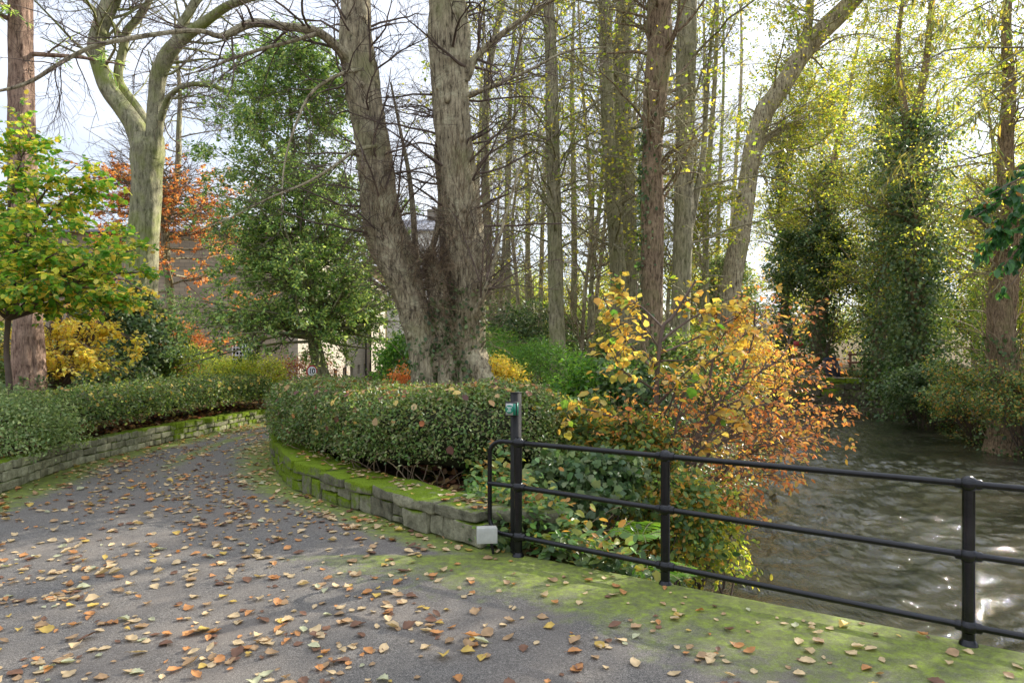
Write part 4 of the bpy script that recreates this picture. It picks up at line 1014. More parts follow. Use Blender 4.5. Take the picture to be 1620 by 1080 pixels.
build("trunk", tubes(wt[:, :, :3], wt[:, :, 3], S=9), M['bark_wood'], ew, smooth=True)
build("twigs", tubes(*w2_, S=4) + tubes(*w3_, S=3), M['twig_green'], ew)
build("crown", [leaves_on(w3_[0], 900, .17, 'willow', T_LONG, r8, droop=1.1, nup=.3, spread=.45)], M['leaf'], ew)
# tree with yellow leaves mid right
r9 = np.random.default_rng(91)
es = empty("cherry_laurel", (13.9, 14.2, 0), "dark glossy evergreen bough drooping over the river at the right edge", "evergreen")
ls = []
ls.append(resample(np.array([[13.9, 14.2, -.1, .12], [13.4, 13.8, 2, .1], [12.2, 13, 4, .07], [10.6, 12.2, 4.8, .04]]), 14))
for tgt in [(1530, 350, 11.5), (1560, 310, 11.2), (1590, 420, 11.5), (1545, 400, 12), (1620, 370, 11), (1600, 450, 11.5), (1580, 360, 11.8), (1640, 320, 11.5)]:
    e_ = P(*tgt); s_ = np.array([11.0, 12.4, 4.8]) 
    ls.append(resample(np.array([[*s_, .03], [*((s_ * .6 + e_ * .4) + [0, 0, .35]), .02], [*((s_ * .25 + e_ * .75) + [0, 0, .2]), .014], [*e_, .005]]), 14))
ls = np.array(ls)
q2 = branches(ls[1:, :, :3], ls[1:, :, 3], 130, .55, 45, 5, -.06, .1, t0=.25, rmin=.004, r=r9)
build("trunk", tubes(ls[:, :, :3], ls[:, :, 3], S=8) + tubes(*q2, S=4), M['twig'], es)
build("crown", [leaves_on(q2[0], 1500, .15, 'glossy', T_OVAL, r9, droop=.8, nup=.8, spread=.6), leaves_on(q2[0], 40, .14, 'orange', T_OVAL, r9, droop=.8)], M['gloss_leaf'], es)

# ------------------------------------------------------------ hedges and shrubs
def blob_leaves(sampler, n, size, pal, tmpl, r, jitter=.05, nmix=.45, upn=.4):
    pos, nor = sampler(n, r)
    pos = pos + r.normal(0, jitter, (n, 3))
    nn_ = nrm(nor * nmix + r.normal(0, .5, (n, 3)) + np.array([0, 0, upn]))
    d = nrm(np.cross(nn_, r.normal(size=(n, 3))) + nor * .35)
    return leaves(pos, d, nn_, size * r.uniform(.6, 1.35, n), pick(pal, n, r), tmpl)

def hedge_sampler(line, hw, z0, z1, rnd=.35, side_noise=.07):
    """closed rounded prism along a line: returns sampler of surface points and normals, plus core mesh"""
    line = np.asarray(line, float); seg = np.linalg.norm(np.diff(line[:, :2], axis=0), axis=1); cum = np.concatenate([[0], np.cumsum(seg)]); tot = cum[-1]
    def at(s, a, shrink=0.):
        x = np.interp(s, cum, line[:, 0]); y = np.interp(s, cum, line[:, 1])
        x2 = np.interp(np.minimum(s + .15, tot), cum, line[:, 0]); y2 = np.interp(np.minimum(s + .15, tot), cum, line[:, 1])
        x1 = np.interp(np.maximum(s - .15, 0), cum, line[:, 0]); y1 = np.interp(np.maximum(s - .15, 0), cum, line[:, 1])
        tx, ty = x2 - x1, y2 - y1; tl_ = np.hypot(tx, ty) + 1e-9; nx, ny = -ty / tl_, tx / tl_
        w = np.interp(s, cum, hw) if np.ndim(hw) else hw
        za = np.interp(s, cum, z0) if np.ndim(z0) else z0; zb = np.interp(s, cum, z1) if np.ndim(z1) else z1
        endr = .55
        e = np.clip(np.minimum(s, tot - s) / endr, 0, 1); e = np.sqrt(np.clip(1 - (1 - e) ** 2, 0.03, 1))
        c_, s_ = np.cos(a), np.sin(a)
        q = 4.2
        rad = (np.abs(c_) ** q + np.abs(s_) ** q) ** (-1 / q)
        lump = 1 + side_noise * wob(s * 2.1, a * 1.7, 1, 3) + side_noise * .6 * wob(s * 5.3, a * 4, 1, 8)
        ww = (w * e - shrink) * lump; hh = ((zb - za) / 2 * (.55 + .45 * e) - shrink) * lump
        lat = rad * c_ * ww; zc = za + (zb - za) / 2 * (.55 + .45 * e) + rad * s_ * hh
        p = np.stack([x + nx * lat, y + ny * lat, zc], -1)
        nr = np.stack([nx * np.sign(c_) * np.abs(c_) ** (q - 1), ny * np.sign(c_) * np.abs(c_) ** (q - 1), np.sign(s_) * np.abs(s_) ** (q - 1)], -1)
        return p, nrm(nr + np.stack([tx / tl_, ty / tl_, 0 * tx], -1) * ((s > tot - endr) * 1.0 * (1 - e) - (s < endr) * 1.0 * (1 - e))[..., None])
    def sampler(n, r, depth=.10):
        s = r.uniform(0, tot, n); a = r.uniform(-.35, np.pi + .35, n)
        return at(s, a, np.abs(r.normal(0, depth, n)) - .03)
    ss, aa = np.meshgrid(np.linspace(0, tot, 60), np.linspace(0, 2 * np.pi, 32, endpoint=False), indexing='ij')
    pc, _ = at(ss.ravel(), aa.ravel(), .20)
    i = np.arange(59)[:, None] * 32; j = np.arange(32)[None, :]; j1 = (j + 1) % 32
    fcore = np.stack([i + j, i + j1, i + 32 + j1, i + 32 + j], -1).reshape(-1, 4)
    return sampler, (pc, fcore, None), tot, at
M['hedge_core'] = plain("hedge_twig_mass", (.030, .032, .016), .95, var=.6, scale=30, bmp=.8, spec=.1)

# clipped hedge right of the drive
hl = np.array([(.12, 8.9), (-.12, 7.95), (-.55, 7.75), (-1.1, 8.1), (-1.75, 8.75), (-2.4, 9.5), (-2.9, 10.4), (-3.1, 11.3), (-3.15, 12.4)])
hl = resample(hl, 40)
hw_ = np.interp(np.linspace(0, 1, 40), [0, .12, .4, .8, 1], [.50, .66, .82, .72, .7])
r10 = np.random.default_rng(1001)
samp, core, tot, at_ = hedge_sampler(hl, hw_, .15, np.interp(np.linspace(0, 1, 40), [0, .3, 1], [1.20, 1.16, 1.08]), side_noise=.10)
eh = empty("clipped_hedge", (-1.4, 8.6, .2), "rounded dark green clipped hedge littered with leaves behind the mossy curved wall", "hedge")
build("twig_mass", [core], M['hedge_core'], eh, smooth=True)
lf = [blob_leaves(samp, 76000, .040, 'hedge', T_OVAL, r10, .032)]
build("leaves", lf, M['gloss_leaf'], eh)
# bare lower stems and stray shoots
s0 = r10.uniform(0, tot, 240); pa, _ = at_(s0, r10.choice([-.5, np.pi + .4, -.9, np.pi + .8], 240), .25)
pa[:, 2] = .16
st_ = np.empty((240, 6, 3)); st_[:, 0] = pa; dd = nrm(r10.normal(0, .5, (240, 3)) + [0, 0, 1])
for k in range(1, 6): dd = nrm(dd + r10.normal(0, .25, (240, 3))); st_[:, k] = st_[:, k - 1] + dd * .12
sps, spn = samp(420, r10); sh = np.stack([sps - spn * .1, sps, sps + nrm(spn + [0, 0, .5] + r10.normal(0, .4, (420, 3))) * r10.uniform(.05, .17, (420, 1))], 1)
build("shoot_leaves", [leaves_on(sh, 2600, .042, 'hedge', T_OVAL, r10, t0=.45, off=.008)], M['leaf'], eh)
build("stems", tubes(st_, np.full((240, 6), .006), S=4) + tubes(sh, np.full((420, 3), .002), S=3), M['twig_pale'], eh)
# leaves lying on the hedge
def scatter_on(at_fn, tot_, n, r, pal, size=.07, a0=.75, a1=2.4):
    s = r.uniform(.2, tot_ - .2, n); a = r.uniform(a0, a1, n); p, nn_ = at_fn(s, a, -.04)
    d = nrm(np.cross(nn_, r.normal(size=(n, 3)))); return leaves(p, d, nrm(nn_ + r.normal(0, .35, (n, 3))), size * r.uniform(.6, 1.25, n), pick(pal, n, r), T_ROUND)
hp = build("fallen_leaves", [scatter_on(at_, tot, 560, r10, 'litter', .08), scatter_on(at_, tot, 190, r10, 'litter', .085, .0, 3.14)], M['dry_leaf'], eh)
hp['kind'] = 'stuff'

# left hedge and pale bush
ll = np.array([(x_left(y) - .62, y) for y in np.arange(9.6, 16.4, .5)]); ll = resample(ll, 30)
samp2, core2, tot2, at2 = hedge_sampler(ll, np.interp(np.linspace(0, 1, 30), [0, .5, 1], [.5, .55, .5]), .32, np.interp(np.linspace(0, 1, 30), [0, .5, 1], [.95, .98, .95]), side_noise=.16)
e2 = empty("low_hedge", (-6.7, 12, .3), "loose dark green low hedge along the top of the left block wall", "hedge")
build("twig_mass", [core2], M['hedge_core'], e2, smooth=True)
build("leaves", [blob_leaves(samp2, 30000, .045, 'hedge', T_OVAL, r10, .05), blob_leaves(samp2, 5000, .05, 'ylgreen2', T_OVAL, r10, .07)], M['gloss_leaf'], e2)
fl = build("fallen_leaves", [scatter_on(at2, tot2, 260, r10, 'gold', .08, .3, 2.8)], M['dry_leaf'], e2); fl['kind'] = 'stuff'

def shrub(name, label, c, rad, n, size, pal, seed, tmpl=T_OVAL, mat='leaf', stems=14, core=True, jitter=.06, cat="shrub", lift=0.0, group=None, rough=.22):
    r = np.random.default_rng(seed); c = np.asarray(c, float); rad = np.asarray(rad, float); gz = float(ground_z(c[0], c[1]))
    def f(d): return 1 + rough * (np.sin(d[:, 0] * 5 + seed) * np.cos(d[:, 1] * 4 + seed * 2) + .7 * np.sin(d[:, 2] * 7 + d[:, 0] * 6 + seed * .3) + .4 * np.sin(d[:, 1] * 13 + d[:, 2] * 11))
    d = nrm(r.normal(size=(n, 3))); d[:, 2] = np.where(d[:, 2] < -.55, -d[:, 2], d[:, 2])
    k = f(d) * (1 - np.abs(r.normal(0, .16, n)))
    pos = c + d * rad * k[:, None] + r.normal(0, jitter, (n, 3)); pos[:, 2] = np.maximum(pos[:, 2], ground_z(pos[:, 0], pos[:, 1]) + .02)
    nn_ = nrm(d * .7 + r.normal(0, .5, (n, 3)) + np.array([0, 0, .35])); dr = nrm(np.cross(nn_, r.normal(size=(n, 3))) + d * .4)
    e = empty(name, (c[0], c[1], gz), label, cat, group)
    build("leaves", [leaves(pos, dr, nn_, size * r.uniform(.6, 1.35, n), pick(pal, n, r), tmpl)], M[mat], e)
    d2 = nrm(r.normal(size=(stems, 3)) * [1, 1, .5] + [0, 0, .6]); tip = c + d2 * rad * .95
    b0 = np.tile(np.array([c[0], c[1], gz - .05]), (stems, 1)) + r.normal(0, .12, (stems, 3)) * [1, 1, 0]
    tt = np.linspace(0, 1, 6)[None, :, None]; pl = b0[:, None] * (1 - tt) + tip[:, None] * tt; pl[:, 1:-1] += r.normal(0, .06, (stems, 4, 3))
    sub = branches(pl, np.full((stems, 6), .012), stems * 8, rad.mean() * .5, 40, 5, .02, .15, r=r, rmin=.004)
    build("stems", tubes(pl, np.full((stems, 6), 1) * np.linspace(.016, .005, 6)[None], S=5) + tubes(*sub, S=3), M['twig'], e)
    return e

def PG(px, py, Y): return P(px, py, Y)
shrub("variegated_shrub", "pale grey-green small-leaved bush spilling over the wall at far left", (-6.55, 8.7, .62), (.85, .75, .40), 16000, .04, 'pale', 501, core=False)
shrub("golden_shrub", "bright yellow-green bush at the end of the left hedge", (-7.1, 18.0, .72), (1.2, .9, .62), 9000, .06, 'lime', 502)
shrub("straggly_shrub", "thin brown-green straggly bush right of the bright yellow-green bush", (-6.0, 20.0, .7), (.9, .8, .7), 3200, .06, 'rust', 503)
shrub("laurel_bush", "fresh green laurel to the right of the lime's foot", (.35, 13.0, 1.0), (.95, .7, .72), 9500, .075, 'laurel', 504, T_LONG, 'gloss_leaf')
shrub("laurel_bush", "taller feathery green bush directly right of the lime trunk", (-.45, 14.5, 1.2), (.75, .7, .75), 5000, .08, 'laurel', 505, T_LONG)
shrub("yellow_shrub", "clear yellow small-leaved bush beside the lime's right root", (-.28, 12.2, .98), (.5, .4, .45), 3600, .055, 'yellow', 506)
shrub("laurel_bush", "small vivid green bush left of the lime trunk", (-1.95, 11.9, 1.15), (.42, .4, .62), 3800, .06, 'laurel', 507)
shrub("orange_shrub", "little orange-leaved sprig poking above the hedge left of the lime", (-1.72, 10.9, 1.02), (.28, .25, .28), 900, .05, 'orange', 508, stems=8)
shrub("ivy_bush", "dark ivy-covered mound at the foot of the forked beech", (-10.4, 18.6, 1.6), (1.3, 1.0, 1.6), 9000, .09, 'ivy', 509, T_IVY, 'gloss_leaf')
shrub("evergreen_bush", "dark evergreen mass behind the golden hazel leaves", (-11.2, 15.5, 1.0), (2.4, .9, .95), 9000, .09, 'hedge', 510, T_OVAL, 'gloss_leaf')
shrub("evergreen_bush", "dark bush between the conifer trunk and the frame edge", (-10.3, 12.6, .9), (1.6, .6, .8), 6000, .07, 'hedge', 511, T_OVAL, 'gloss_leaf')
shrub("green_shrub", "mid green bush between the ivy mound and the yellow-green bush", (-9.2, 19.5, .9), (1.2, .8, .8), 6000, .07, 'ylgreen2', 512)
shrub("orange_shrub", "rusty orange low bush below the copper beech", (-10.6, 21.5, 1.3), (1.4, 1, 1.1), 4500, .08, 'copper', 513, stems=16)
# understorey in the wood
us = [("holly_bush", "dark evergreen thicket in the wood left of the footpath trunk", (.4, 20, 1.5), (1.9, .9, 1.3), 8000, .09, 'ivy'),
      ("holly_bush", "dark thicket further back behind the green laurel", (-1.2, 25, 1.6), (2.4, 1.2, 1.5), 7000, .11, 'ivy'),
      ("thicket", "grey-green thicket right of the footpath below the close pair", (3.4, 19, 1.0), (1.4, 1.0, .95), 7000, .08, 'hedge'),
      ("thicket", "brambly green thicket behind the brown ivy trunk", (4.8, 17.5, .8), (1.5, .9, .9), 7500, .08, 'bramble'),
      ("thicket", "mixed green thicket left of the leaning ash's foot", (5.6, 22, 1.1), (1.6, 1.0, 1.1), 6500, .09, 'ylgreen2'),
      ("thicket", "olive thicket deep in the wood behind the footpath", (2.6, 27, 1.4), (2.6, 1.2, 1.4), 7000, .11, 'ylgreen2')]
for i, (nm, lab, c_, rd_, n, s, p_) in enumerate(us): shrub(nm, lab, c_, rd_, n, s, p_, 520 + i, T_OVAL, 'gloss_leaf')

nbz = [("leafy bramble bush beside the right end of the clipped hedge", P(905, 690, 8.6), (.5, .5, .42), 2600, .075, 'bramble'),
       ("pale green bush behind the leaf-strewn path bend", P(940, 620, 11.5), (.7, .6, .5), 3400, .075, 'laurel'),
       ("dark green bush around the foot of the brown ivy trunk", P(1000, 640, 11.2), (.75, .6, .6), 4200, .075, 'ivy'),
       ("green and yellow bush below the butter-yellow sapling", P(990, 720, 8.0), (.6, .5, .42), 3600, .07, 'bramble'),
       ("low yellow-flecked bush hanging over the river edge", P(1115, 835, 7.6) - [0, 0, .22], (.45, .42, .55), 2000, .065, 'ylgreen'),
       ("bright green bush at the water's edge behind the second post", P(1070, 820, 7.2) - [0, 0, .15], (.5, .42, .5), 3200, .07, 'bramble'),
       ("dark bramble heap in the middle of the near bank", P(930, 770, 7.0), (.5, .45, .28), 2600, .075, 'ivy'),
       ("grey-green bush between the smooth trunk and the orange sapling", P(1090, 600, 12.5), (.9, .7, .7), 4600, .08, 'hedge'),
       ("yellowing bush at the foot of the leaning ash", P(1150, 590, 17), (1.2, .9, .9), 5200, .09, 'gold')]
for i, (lab_, c_, rd_, n_, s_, p_) in enumerate(nbz): shrub("bramble_bush", lab_, c_, rd_, n_, s_, p_, 580 + i, T_IVY if p_ == 'ivy' else T_OVAL, 'gloss_leaf' if p_ == 'ivy' else 'leaf', group="bushes on the near bank", rough=.3, stems=10)

# bushes crowding the far bank
fb = [("bank_bush", "dark ivy-leaved bank bush overhanging the water below the tall ivy column", (15.0, 24.5, -.1), (1.3, 1.5, .95), 9000, .09, 'ivy'),
      ("bank_bush", "dense dark bank bush at the water's edge right of the ivy column", (14.3, 21.0, .0), (1.3, 1.5, 1.05), 10000, .08, 'bramble'),
      ("bank_bush", "leafy green and yellow bank bush low at the right edge", (14.0, 18.6, .0), (1.2, 1.3, 1.0), 9000, .075, 'bramble'),
      ("bank_bush", "bright green small bush hanging over the end of the river wall", (16.0, 27.4, -.1), (.9, 1.0, .8), 6000, .07, 'laurel'),
      ("bank_bush", "tall grey-green bush between the ivy column and the right trunk", (17.2, 23.5, 2.2), (1.9, 1.3, 2.3), 13000, .09, 'ylgreen2'),
      ("bank_bush", "big yellow-flecked bush behind the trunk at the right edge", (18.6, 22.5, 2.6), (1.9, 1.2, 2.8), 12000, .09, 'ylgreen'),
      ("bank_bush", "high dark evergreen mass left of the tall ivy column", (16.0, 35.5, 5.6), (2.1, 1.3, 2.2), 15000, .12, 'ivy'),
      ("bank_bush", "olive green bush behind the short dark trunk on the wall", (19.0, 33.0, 2.8), (2.0, 1.5, 2.8), 12000, .12, 'ylgreen2'),
      ("bank_bush", "dark rounded evergreen left of the grey steps", (13.4, 43, 5.0), (1.7, 1.3, 2.3), 10000, .14, 'hedge'),
      ("bank_bush", "pale green bush near the low grey shed", (11.5, 43, 1.0), (1.8, 1.2, 1.0), 4500, .12, 'ylgreen'),
      ("bank_bush", "golden brown bush on the right bank behind the dead ivy trunk", (16.6, 19.8, 1.5), (1.5, 1.1, 1.6), 8000, .08, 'gold')]
for i, (nm, lab, c_, rd_, n, s, p_) in enumerate(fb): shrub(nm, lab, c_, rd_, n, s, p_, 540 + i, T_IVY if p_ == 'ivy' else T_OVAL, 'gloss_leaf', stems=18, group="bushes on the far river bank", rough=.3)

# ------------------------------------------------------------ foreground saplings by the river
r12 = np.random.default_rng(121)
YS = 8.2
def multi(stems, seed):
    out = []
    for s in stems: out.append(resample(spec(s), 18))
    a = np.array(out); return a[..., :3], np.maximum(a[..., 3], .003)
yP, yR = multi([
    [(1040, 830, 9, YS), (1038, 700, 8, YS), (1040, 590, 7, YS), (1048, 520, 6, YS), (1065, 500, 5, YS), (1100, 445, 3, YS)],
    [(1040, 590, 5, YS), (1010, 560, 4, YS), (985, 530, 3, YS), (955, 472, 2, YS)],
    [(1046, 540, 5, YS), (1070, 520, 4, YS), (1120, 490, 3, YS), (1175, 478, 2, YS)],
    [(1039, 640, 5, YS), (1080, 600, 4, YS - .2), (1140, 560, 3, YS - .4), (1190, 520, 2, YS - .5)],
    [(1038, 700, 5, YS), (990, 670, 4, YS - .2), (940, 650, 3, YS - .4), (880, 640, 2, YS - .5)],
    [(1040, 720, 5, YS), (1090, 680, 4, YS - .3), (1150, 640, 3, YS - .6), (1210, 620, 2, YS - .7)],
    [(1050, 520, 4, YS), (1020, 490, 3, YS + .2), (1000, 475, 3, YS + .3), (975, 455, 2, YS + .4)],
    [(1038, 670, 4, YS), (1060, 640, 3, YS - .4), (1075, 600, 3, YS - .7), (1110, 570, 2, YS - .9)],
    [(1040, 620, 4, YS), (1010, 600, 3, YS - .2), (985, 585, 3, YS - .4), (960, 540, 2, YS - .5)],
    [(1045, 800, 6, YS - .1), (1080, 740, 4, YS - .3), (1120, 700, 3, YS - .5), (1180, 660, 2, YS - .7)],
    [(1042, 560, 4, YS), (1090, 540, 3, YS + .3), (1130, 520, 3, YS + .5), (1170, 500, 2, YS + .6)]], 0)
yg = float(ground_z(yP[0, 0, 0], yP[0, 0, 1])); yP[0, 0, 2] = yg - .1
y2 = branches(yP, yR, 120, .62, 50, 6, -.03, .12, t0=.4, rmin=.003, r=r12, flat=.7)
ey = empty("lime_sapling", (yP[0, 0, 0], yP[0, 0, 1], yg), "slender sapling with large butter-yellow leaves behind the railing", "sapling")
build("stems", tubes(yP, yR, S=7) + tubes(*y2, S=4), M['twig'], ey)
build("crown", [leaves_on(y2[0], 680, .080, 'gold', T_ROUND, r12, droop=.5, nup=1.2, spread=.8, t0=0, off=.035), leaves_on(yP[1:], 150, .085, 'gold', T_ROUND, r12, t0=.5, droop=.75, spread=.5), leaves_on(y2[0], 60, .09, 'laurel', T_ROUND, r12, droop=.5)], M['leaf'], ey)

oP, oR = multi([
    [(1060, 840, 8, 8.6), (1080, 740, 7, 8.6), (1120, 660, 5, 8.6), (1165, 600, 4, 8.6), (1190, 540, 3, 8.6), (1195, 480, 2, 8.6)],
    [(1065, 800, 7, 8.7), (1120, 720, 5, 8.7), (1190, 650, 4, 8.8), (1250, 600, 3, 8.9), (1300, 580, 2, 9.0)],
    [(1070, 800, 7, 8.5), (1140, 740, 5, 8.5), (1200, 700, 4, 8.6), (1260, 680, 3, 8.7), (1300, 668, 2, 8.8)],
    [(1070, 810, 6, 8.3), (1130, 760, 5, 8.2), (1180, 720, 4, 8.2), (1230, 700, 3, 8.2), (1285, 690, 2, 8.3)],
    [(1110, 720, 5, 8.7), (1150, 640, 4, 8.9), (1200, 590, 3, 9.0), (1240, 560, 3, 9.1), (1260, 500, 2, 9.2)],
    [(1080, 760, 5, 8.4), (1110, 690, 4, 8.3), (1150, 650, 3, 8.2), (1210, 640, 2, 8.1)],
    [(1080, 790, 5, 8.2), (1120, 770, 4, 8.0), (1170, 755, 3, 7.9), (1225, 750, 2, 7.9)],
    [(1060, 830, 5, 8.2), (1030, 760, 4, 8.0), (1010, 700, 3, 7.9), (985, 650, 2, 7.8)],
    [(1060, 820, 5, 8.1), (1060, 740, 4, 7.9), (1070, 670, 3, 7.8), (1085, 610, 2, 7.8)],
    [(1070, 830, 5, 8.0), (1100, 800, 4, 7.8), (1130, 790, 3, 7.7), (1165, 800, 2, 7.6)],
    [(1100, 700, 5, 8.6), (1120, 620, 4, 8.8), (1130, 560, 3, 8.9), (1150, 520, 2, 9)],
    [(1085, 740, 5, 8.5), (1160, 690, 4, 8.8), (1230, 660, 3, 9.1), (1290, 640, 2, 9.3)]], 0)
og = float(ground_z(oP[0, 0, 0], oP[0, 0, 1])); oP[0, 0, 2] = og - .1
o2 = branches(oP, oR, 380, .85, 48, 6, -.01, .10, t0=.3, rmin=.003, r=r12, flat=.93)
o3 = branches(*o2, 1500, .30, 45, 4, -.01, .10, rmin=.002, r=r12, flat=.93)
eo = empty("beech_sapling", (oP[0, 0, 0], oP[0, 0, 1], og), "bushy sapling ablaze with orange and copper leaves leaning over the river", "sapling")
build("stems", tubes(oP, oR, S=7) + tubes(*o2, S=4) + tubes(*o3, S=3), M['twig'], eo)
build("crown", [leaves_on(o3[0], 2500, .056, 'orange', T_OVAL, r12, droop=.45, nup=1.1, spread=.5), leaves_on(o3[0], 900, .06, 'gold', T_OVAL, r12, droop=.45, nup=1.1, spread=.5), leaves_on(o2[0], 500, .06, 'copper', T_OVAL, r12, droop=.45)], M['leaf'], eo)

# ------------------------------------------------------------ undergrowth (uncountable) on the near bank
def ground_cover(name, n, region, hmax, size, pal, tmpl, seed, mat='gloss_leaf', nup=1.1, hfn=None):
    r = np.random.default_rng(seed); x, y = region(n * 3, r)
    keep = (ground_z(x, y) > -1.42) & (x > x_right(y) + .05) & (x < river_l(y) + .35) | (x > river_r(y) - .3); x, y = x[keep][:n], y[keep][:n]; n = len(x)
    z = ground_z(x, y); cl = np.clip(.5 + .5 * wob(x * 1.6, y * 1.6, 1, seed), 0.03, 1)
    h = hmax * cl * np.abs(r.normal(.35, .4, n)) * (hfn(x, y) if hfn else 1)
    pos = np.stack([x, y, z + h + .01], 1) + r.normal(0, .02, (n, 3))
    nn_ = nrm(r.normal(0, .5, (n, 3)) + [0, -.35, nup]); d = nrm(np.cross(nn_, r.normal(size=(n, 3))))
    return leaves(pos, d, nn_, size * r.uniform(.55, 1.3, n), pick(pal, n, r), tmpl)
def reg_near(n, r):
    y = r.uniform(4.2, 10.5, n) ; x = r.uniform(.1, 1, n) * (river_l(y) - x_deck(np.minimum(y, 5.5)) * 0 + .3)
    x = r.uniform(-.2, 1, n) * (river_l(y) + .25); return x, y
def reg_mid(n, r):
    y = r.uniform(9, 22, n) ** 1.0; x = r.uniform(-.4, river_l(y) + .2, n); return x, y
def path_keep(x, y): return np.where(np.abs(x - np.interp(y, [7, 9, 13, 20, 30], [1.15, 1.0, 1.35, 2.0, 3.2])) < np.interp(y, [8, 14], [.28, .55]), .0, 1.)
gc = [ground_cover("a", 15000, reg_near, .6, .085, 'bramble', T_OVAL, 601, hfn=lambda x, y: 1.), ground_cover("b", 6500, reg_near, .40, .065, 'laurel', T_OVAL, 602), ground_cover("c", 8000, reg_near, .3, .08, 'ivy', T_IVY, 603),
      ground_cover("d", 9000, reg_mid, .5, .08, 'bramble', T_OVAL, 604, hfn=path_keep), ground_cover("e", 7000, reg_mid, .3, .07, 'ivy', T_IVY, 605, hfn=path_keep)]
tag(build("undergrowth", gc, M['gloss_leaf']), "dense brambles, ivy and low leaves covering the near bank behind the railing", "undergrowth", kind='stuff')
def reg_far(n, r):
    y = r.uniform(9, 34, n); x = river_r(y) + r.uniform(-.2, 4.5, n); return x, y
tag(build("bank_undergrowth", [ground_cover("f", 16000, reg_far, .7, .09, 'bramble', T_OVAL, 606), ground_cover("g", 9000, reg_far, .6, .09, 'ivy', T_IVY, 607)], M['gloss_leaf']), "ivy and brambles trailing down the far bank to the water", "undergrowth", kind='stuff')
# bramble canes
rc = np.random.default_rng(611); n = 150; y = rc.uniform(5.8, 9.5, n); x = rc.uniform(.2, 1, n) * river_l(y); z = ground_z(x, y)
cn_ = np.empty((n, 8, 3)); cn_[:, 0] = np.stack([x, y, z], 1); dd = nrm(rc.normal(0, .6, (n, 3)) + [0.1, -.1, 1.4])
for k in range(1, 8): dd = nrm(dd + rc.normal(0, .12, (n, 3)) + [0, 0, -.16]); cn_[:, k] = cn_[:, k - 1] + dd * rc.uniform(.07, .13)
tag(build("bramble_canes", tubes(cn_, np.full((n, 8), .0035), S=4), M['twig_pale']), "thin arching bramble canes among the near bank undergrowth", "brambles", kind='stuff')

# ferns
def make_fern(label, loc, s, seed, n=9):
    r = np.random.default_rng(seed); parts = []; stems = []
    for k in range(n):
        a = k / n * 6.28 + r.uniform(-.3, .3); L = s * r.uniform(.8, 1.1); t = np.linspace(0, 1, 16)
        ax = np.array([math.cos(a), math.sin(a), 0]); pts = np.asarray(loc)[None] + ax[None] * (t * L * .8)[:, None] + np.array([0, 0, 1])[None] * (L * (.75 * t - .55 * t ** 2.2))[:, None]
        stems.append(pts); side = np.cross(ax, [0, 0, 1])
        for sg in (-1, 1):
            p = pts[2:]; w = .30 * L * np.sin(np.pi * np.clip(t[2:] * .93 + .07, 0, 1)) ** .8 + .01
            d = nrm(side[None] * sg + ax[None] * .35 + r.normal(0, .05, (14, 3))); nn_ = np.tile(np.array([0, 0, 1.]), (14, 1)) + ax * .3
            parts.append(leaves(p, d, nn_, w, pick('fern', 14, r, .1), (T_LONG[0] * [1, 1.5, 1], T_LONG[1])))
    e = empty("fern", loc, label, "fern", "ferns on the near bank")
    build("fronds", parts, M['leaf'], e); build("stalks", tubes(np.array(stems), np.full((n, 16), .003), S=4), M['twig_green'], e)
for lab, px, py, Y_, s_, sd_ in [("bright green fern between the railing and the bridge edge below the second post", 1025, 895, 5.6, .42, 1), ("small green fern under the middle rail left of the second post", 1012, 835, 6.2, .40, 2), ("fern tucked low beside the bottom rail near the first post", 1075, 890, 5.9, .22, 3)]:
    q = P(px, py, Y_); q[2] = max(q[2] - .12, float(ground_z(q[0], q[1])) + .22); make_fern(lab, q, s_, sd_)

# leaf litter on the path
rp = np.random.default_rng(621); n = 9000; y = rp.uniform(6.5, 26, n); x = np.interp(y, [7, 9, 13, 20, 30], [1.15, 1.0, 1.35, 2.0, 3.2]) + rp.normal(0, 1, n) * np.interp(y, [8, 14], [.3, .55])
z = ground_z(x, y); pos = np.stack([x, y, z + np.abs(rp.normal(0, .03, n)) + .01], 1); nn_ = nrm(rp.normal(0, .4, (n, 3)) + [0, 0, 1]); d = nrm(np.cross(nn_, rp.normal(size=(n, 3))))
lit = [leaves(pos, d, nn_, .09 * rp.uniform(.6, 1.3, n), pick('rust', n, rp), T_ROUND)]
n = 7000; y = rp.uniform(5.8, 22, n); x = rp.uniform(-.5, 1, n) * river_l(y) ; z = ground_z(x, y); k = (z > -1.1) & (x > x_right(y) + .1); x, y, z = x[k], y[k], z[k]; n = len(x)
pos = np.stack([x, y, z + .02], 1); nn_ = nrm(rp.normal(0, .4, (n, 3)) + [0, 0, 1]); d = nrm(np.cross(nn_, rp.normal(size=(n, 3))))
lit.append(leaves(pos, d, nn_, .085 * rp.uniform(.6, 1.3, n), pick('litter', n, rp), T_ROUND))
n = 9000; y = rp.uniform(7, 30, n); x = x_left(y) - .3 - rp.exponential(2.5, n); z = ground_z(x, y)
pos = np.stack([x, y, z + .02], 1); nn_ = nrm(rp.normal(0, .4, (n, 3)) + [0, 0, 1]); d = nrm(np.cross(nn_, rp.normal(size=(n, 3))))
lit.append(leaves(pos, d, nn_, .085 * rp.uniform(.6, 1.3, n), pick('litter', n, rp), T_ROUND))
tag(build("leaf_litter", lit, M['dry_leaf']), "russet leaf litter carpeting the footpath and woodland floor", "leaf litter", kind='stuff')

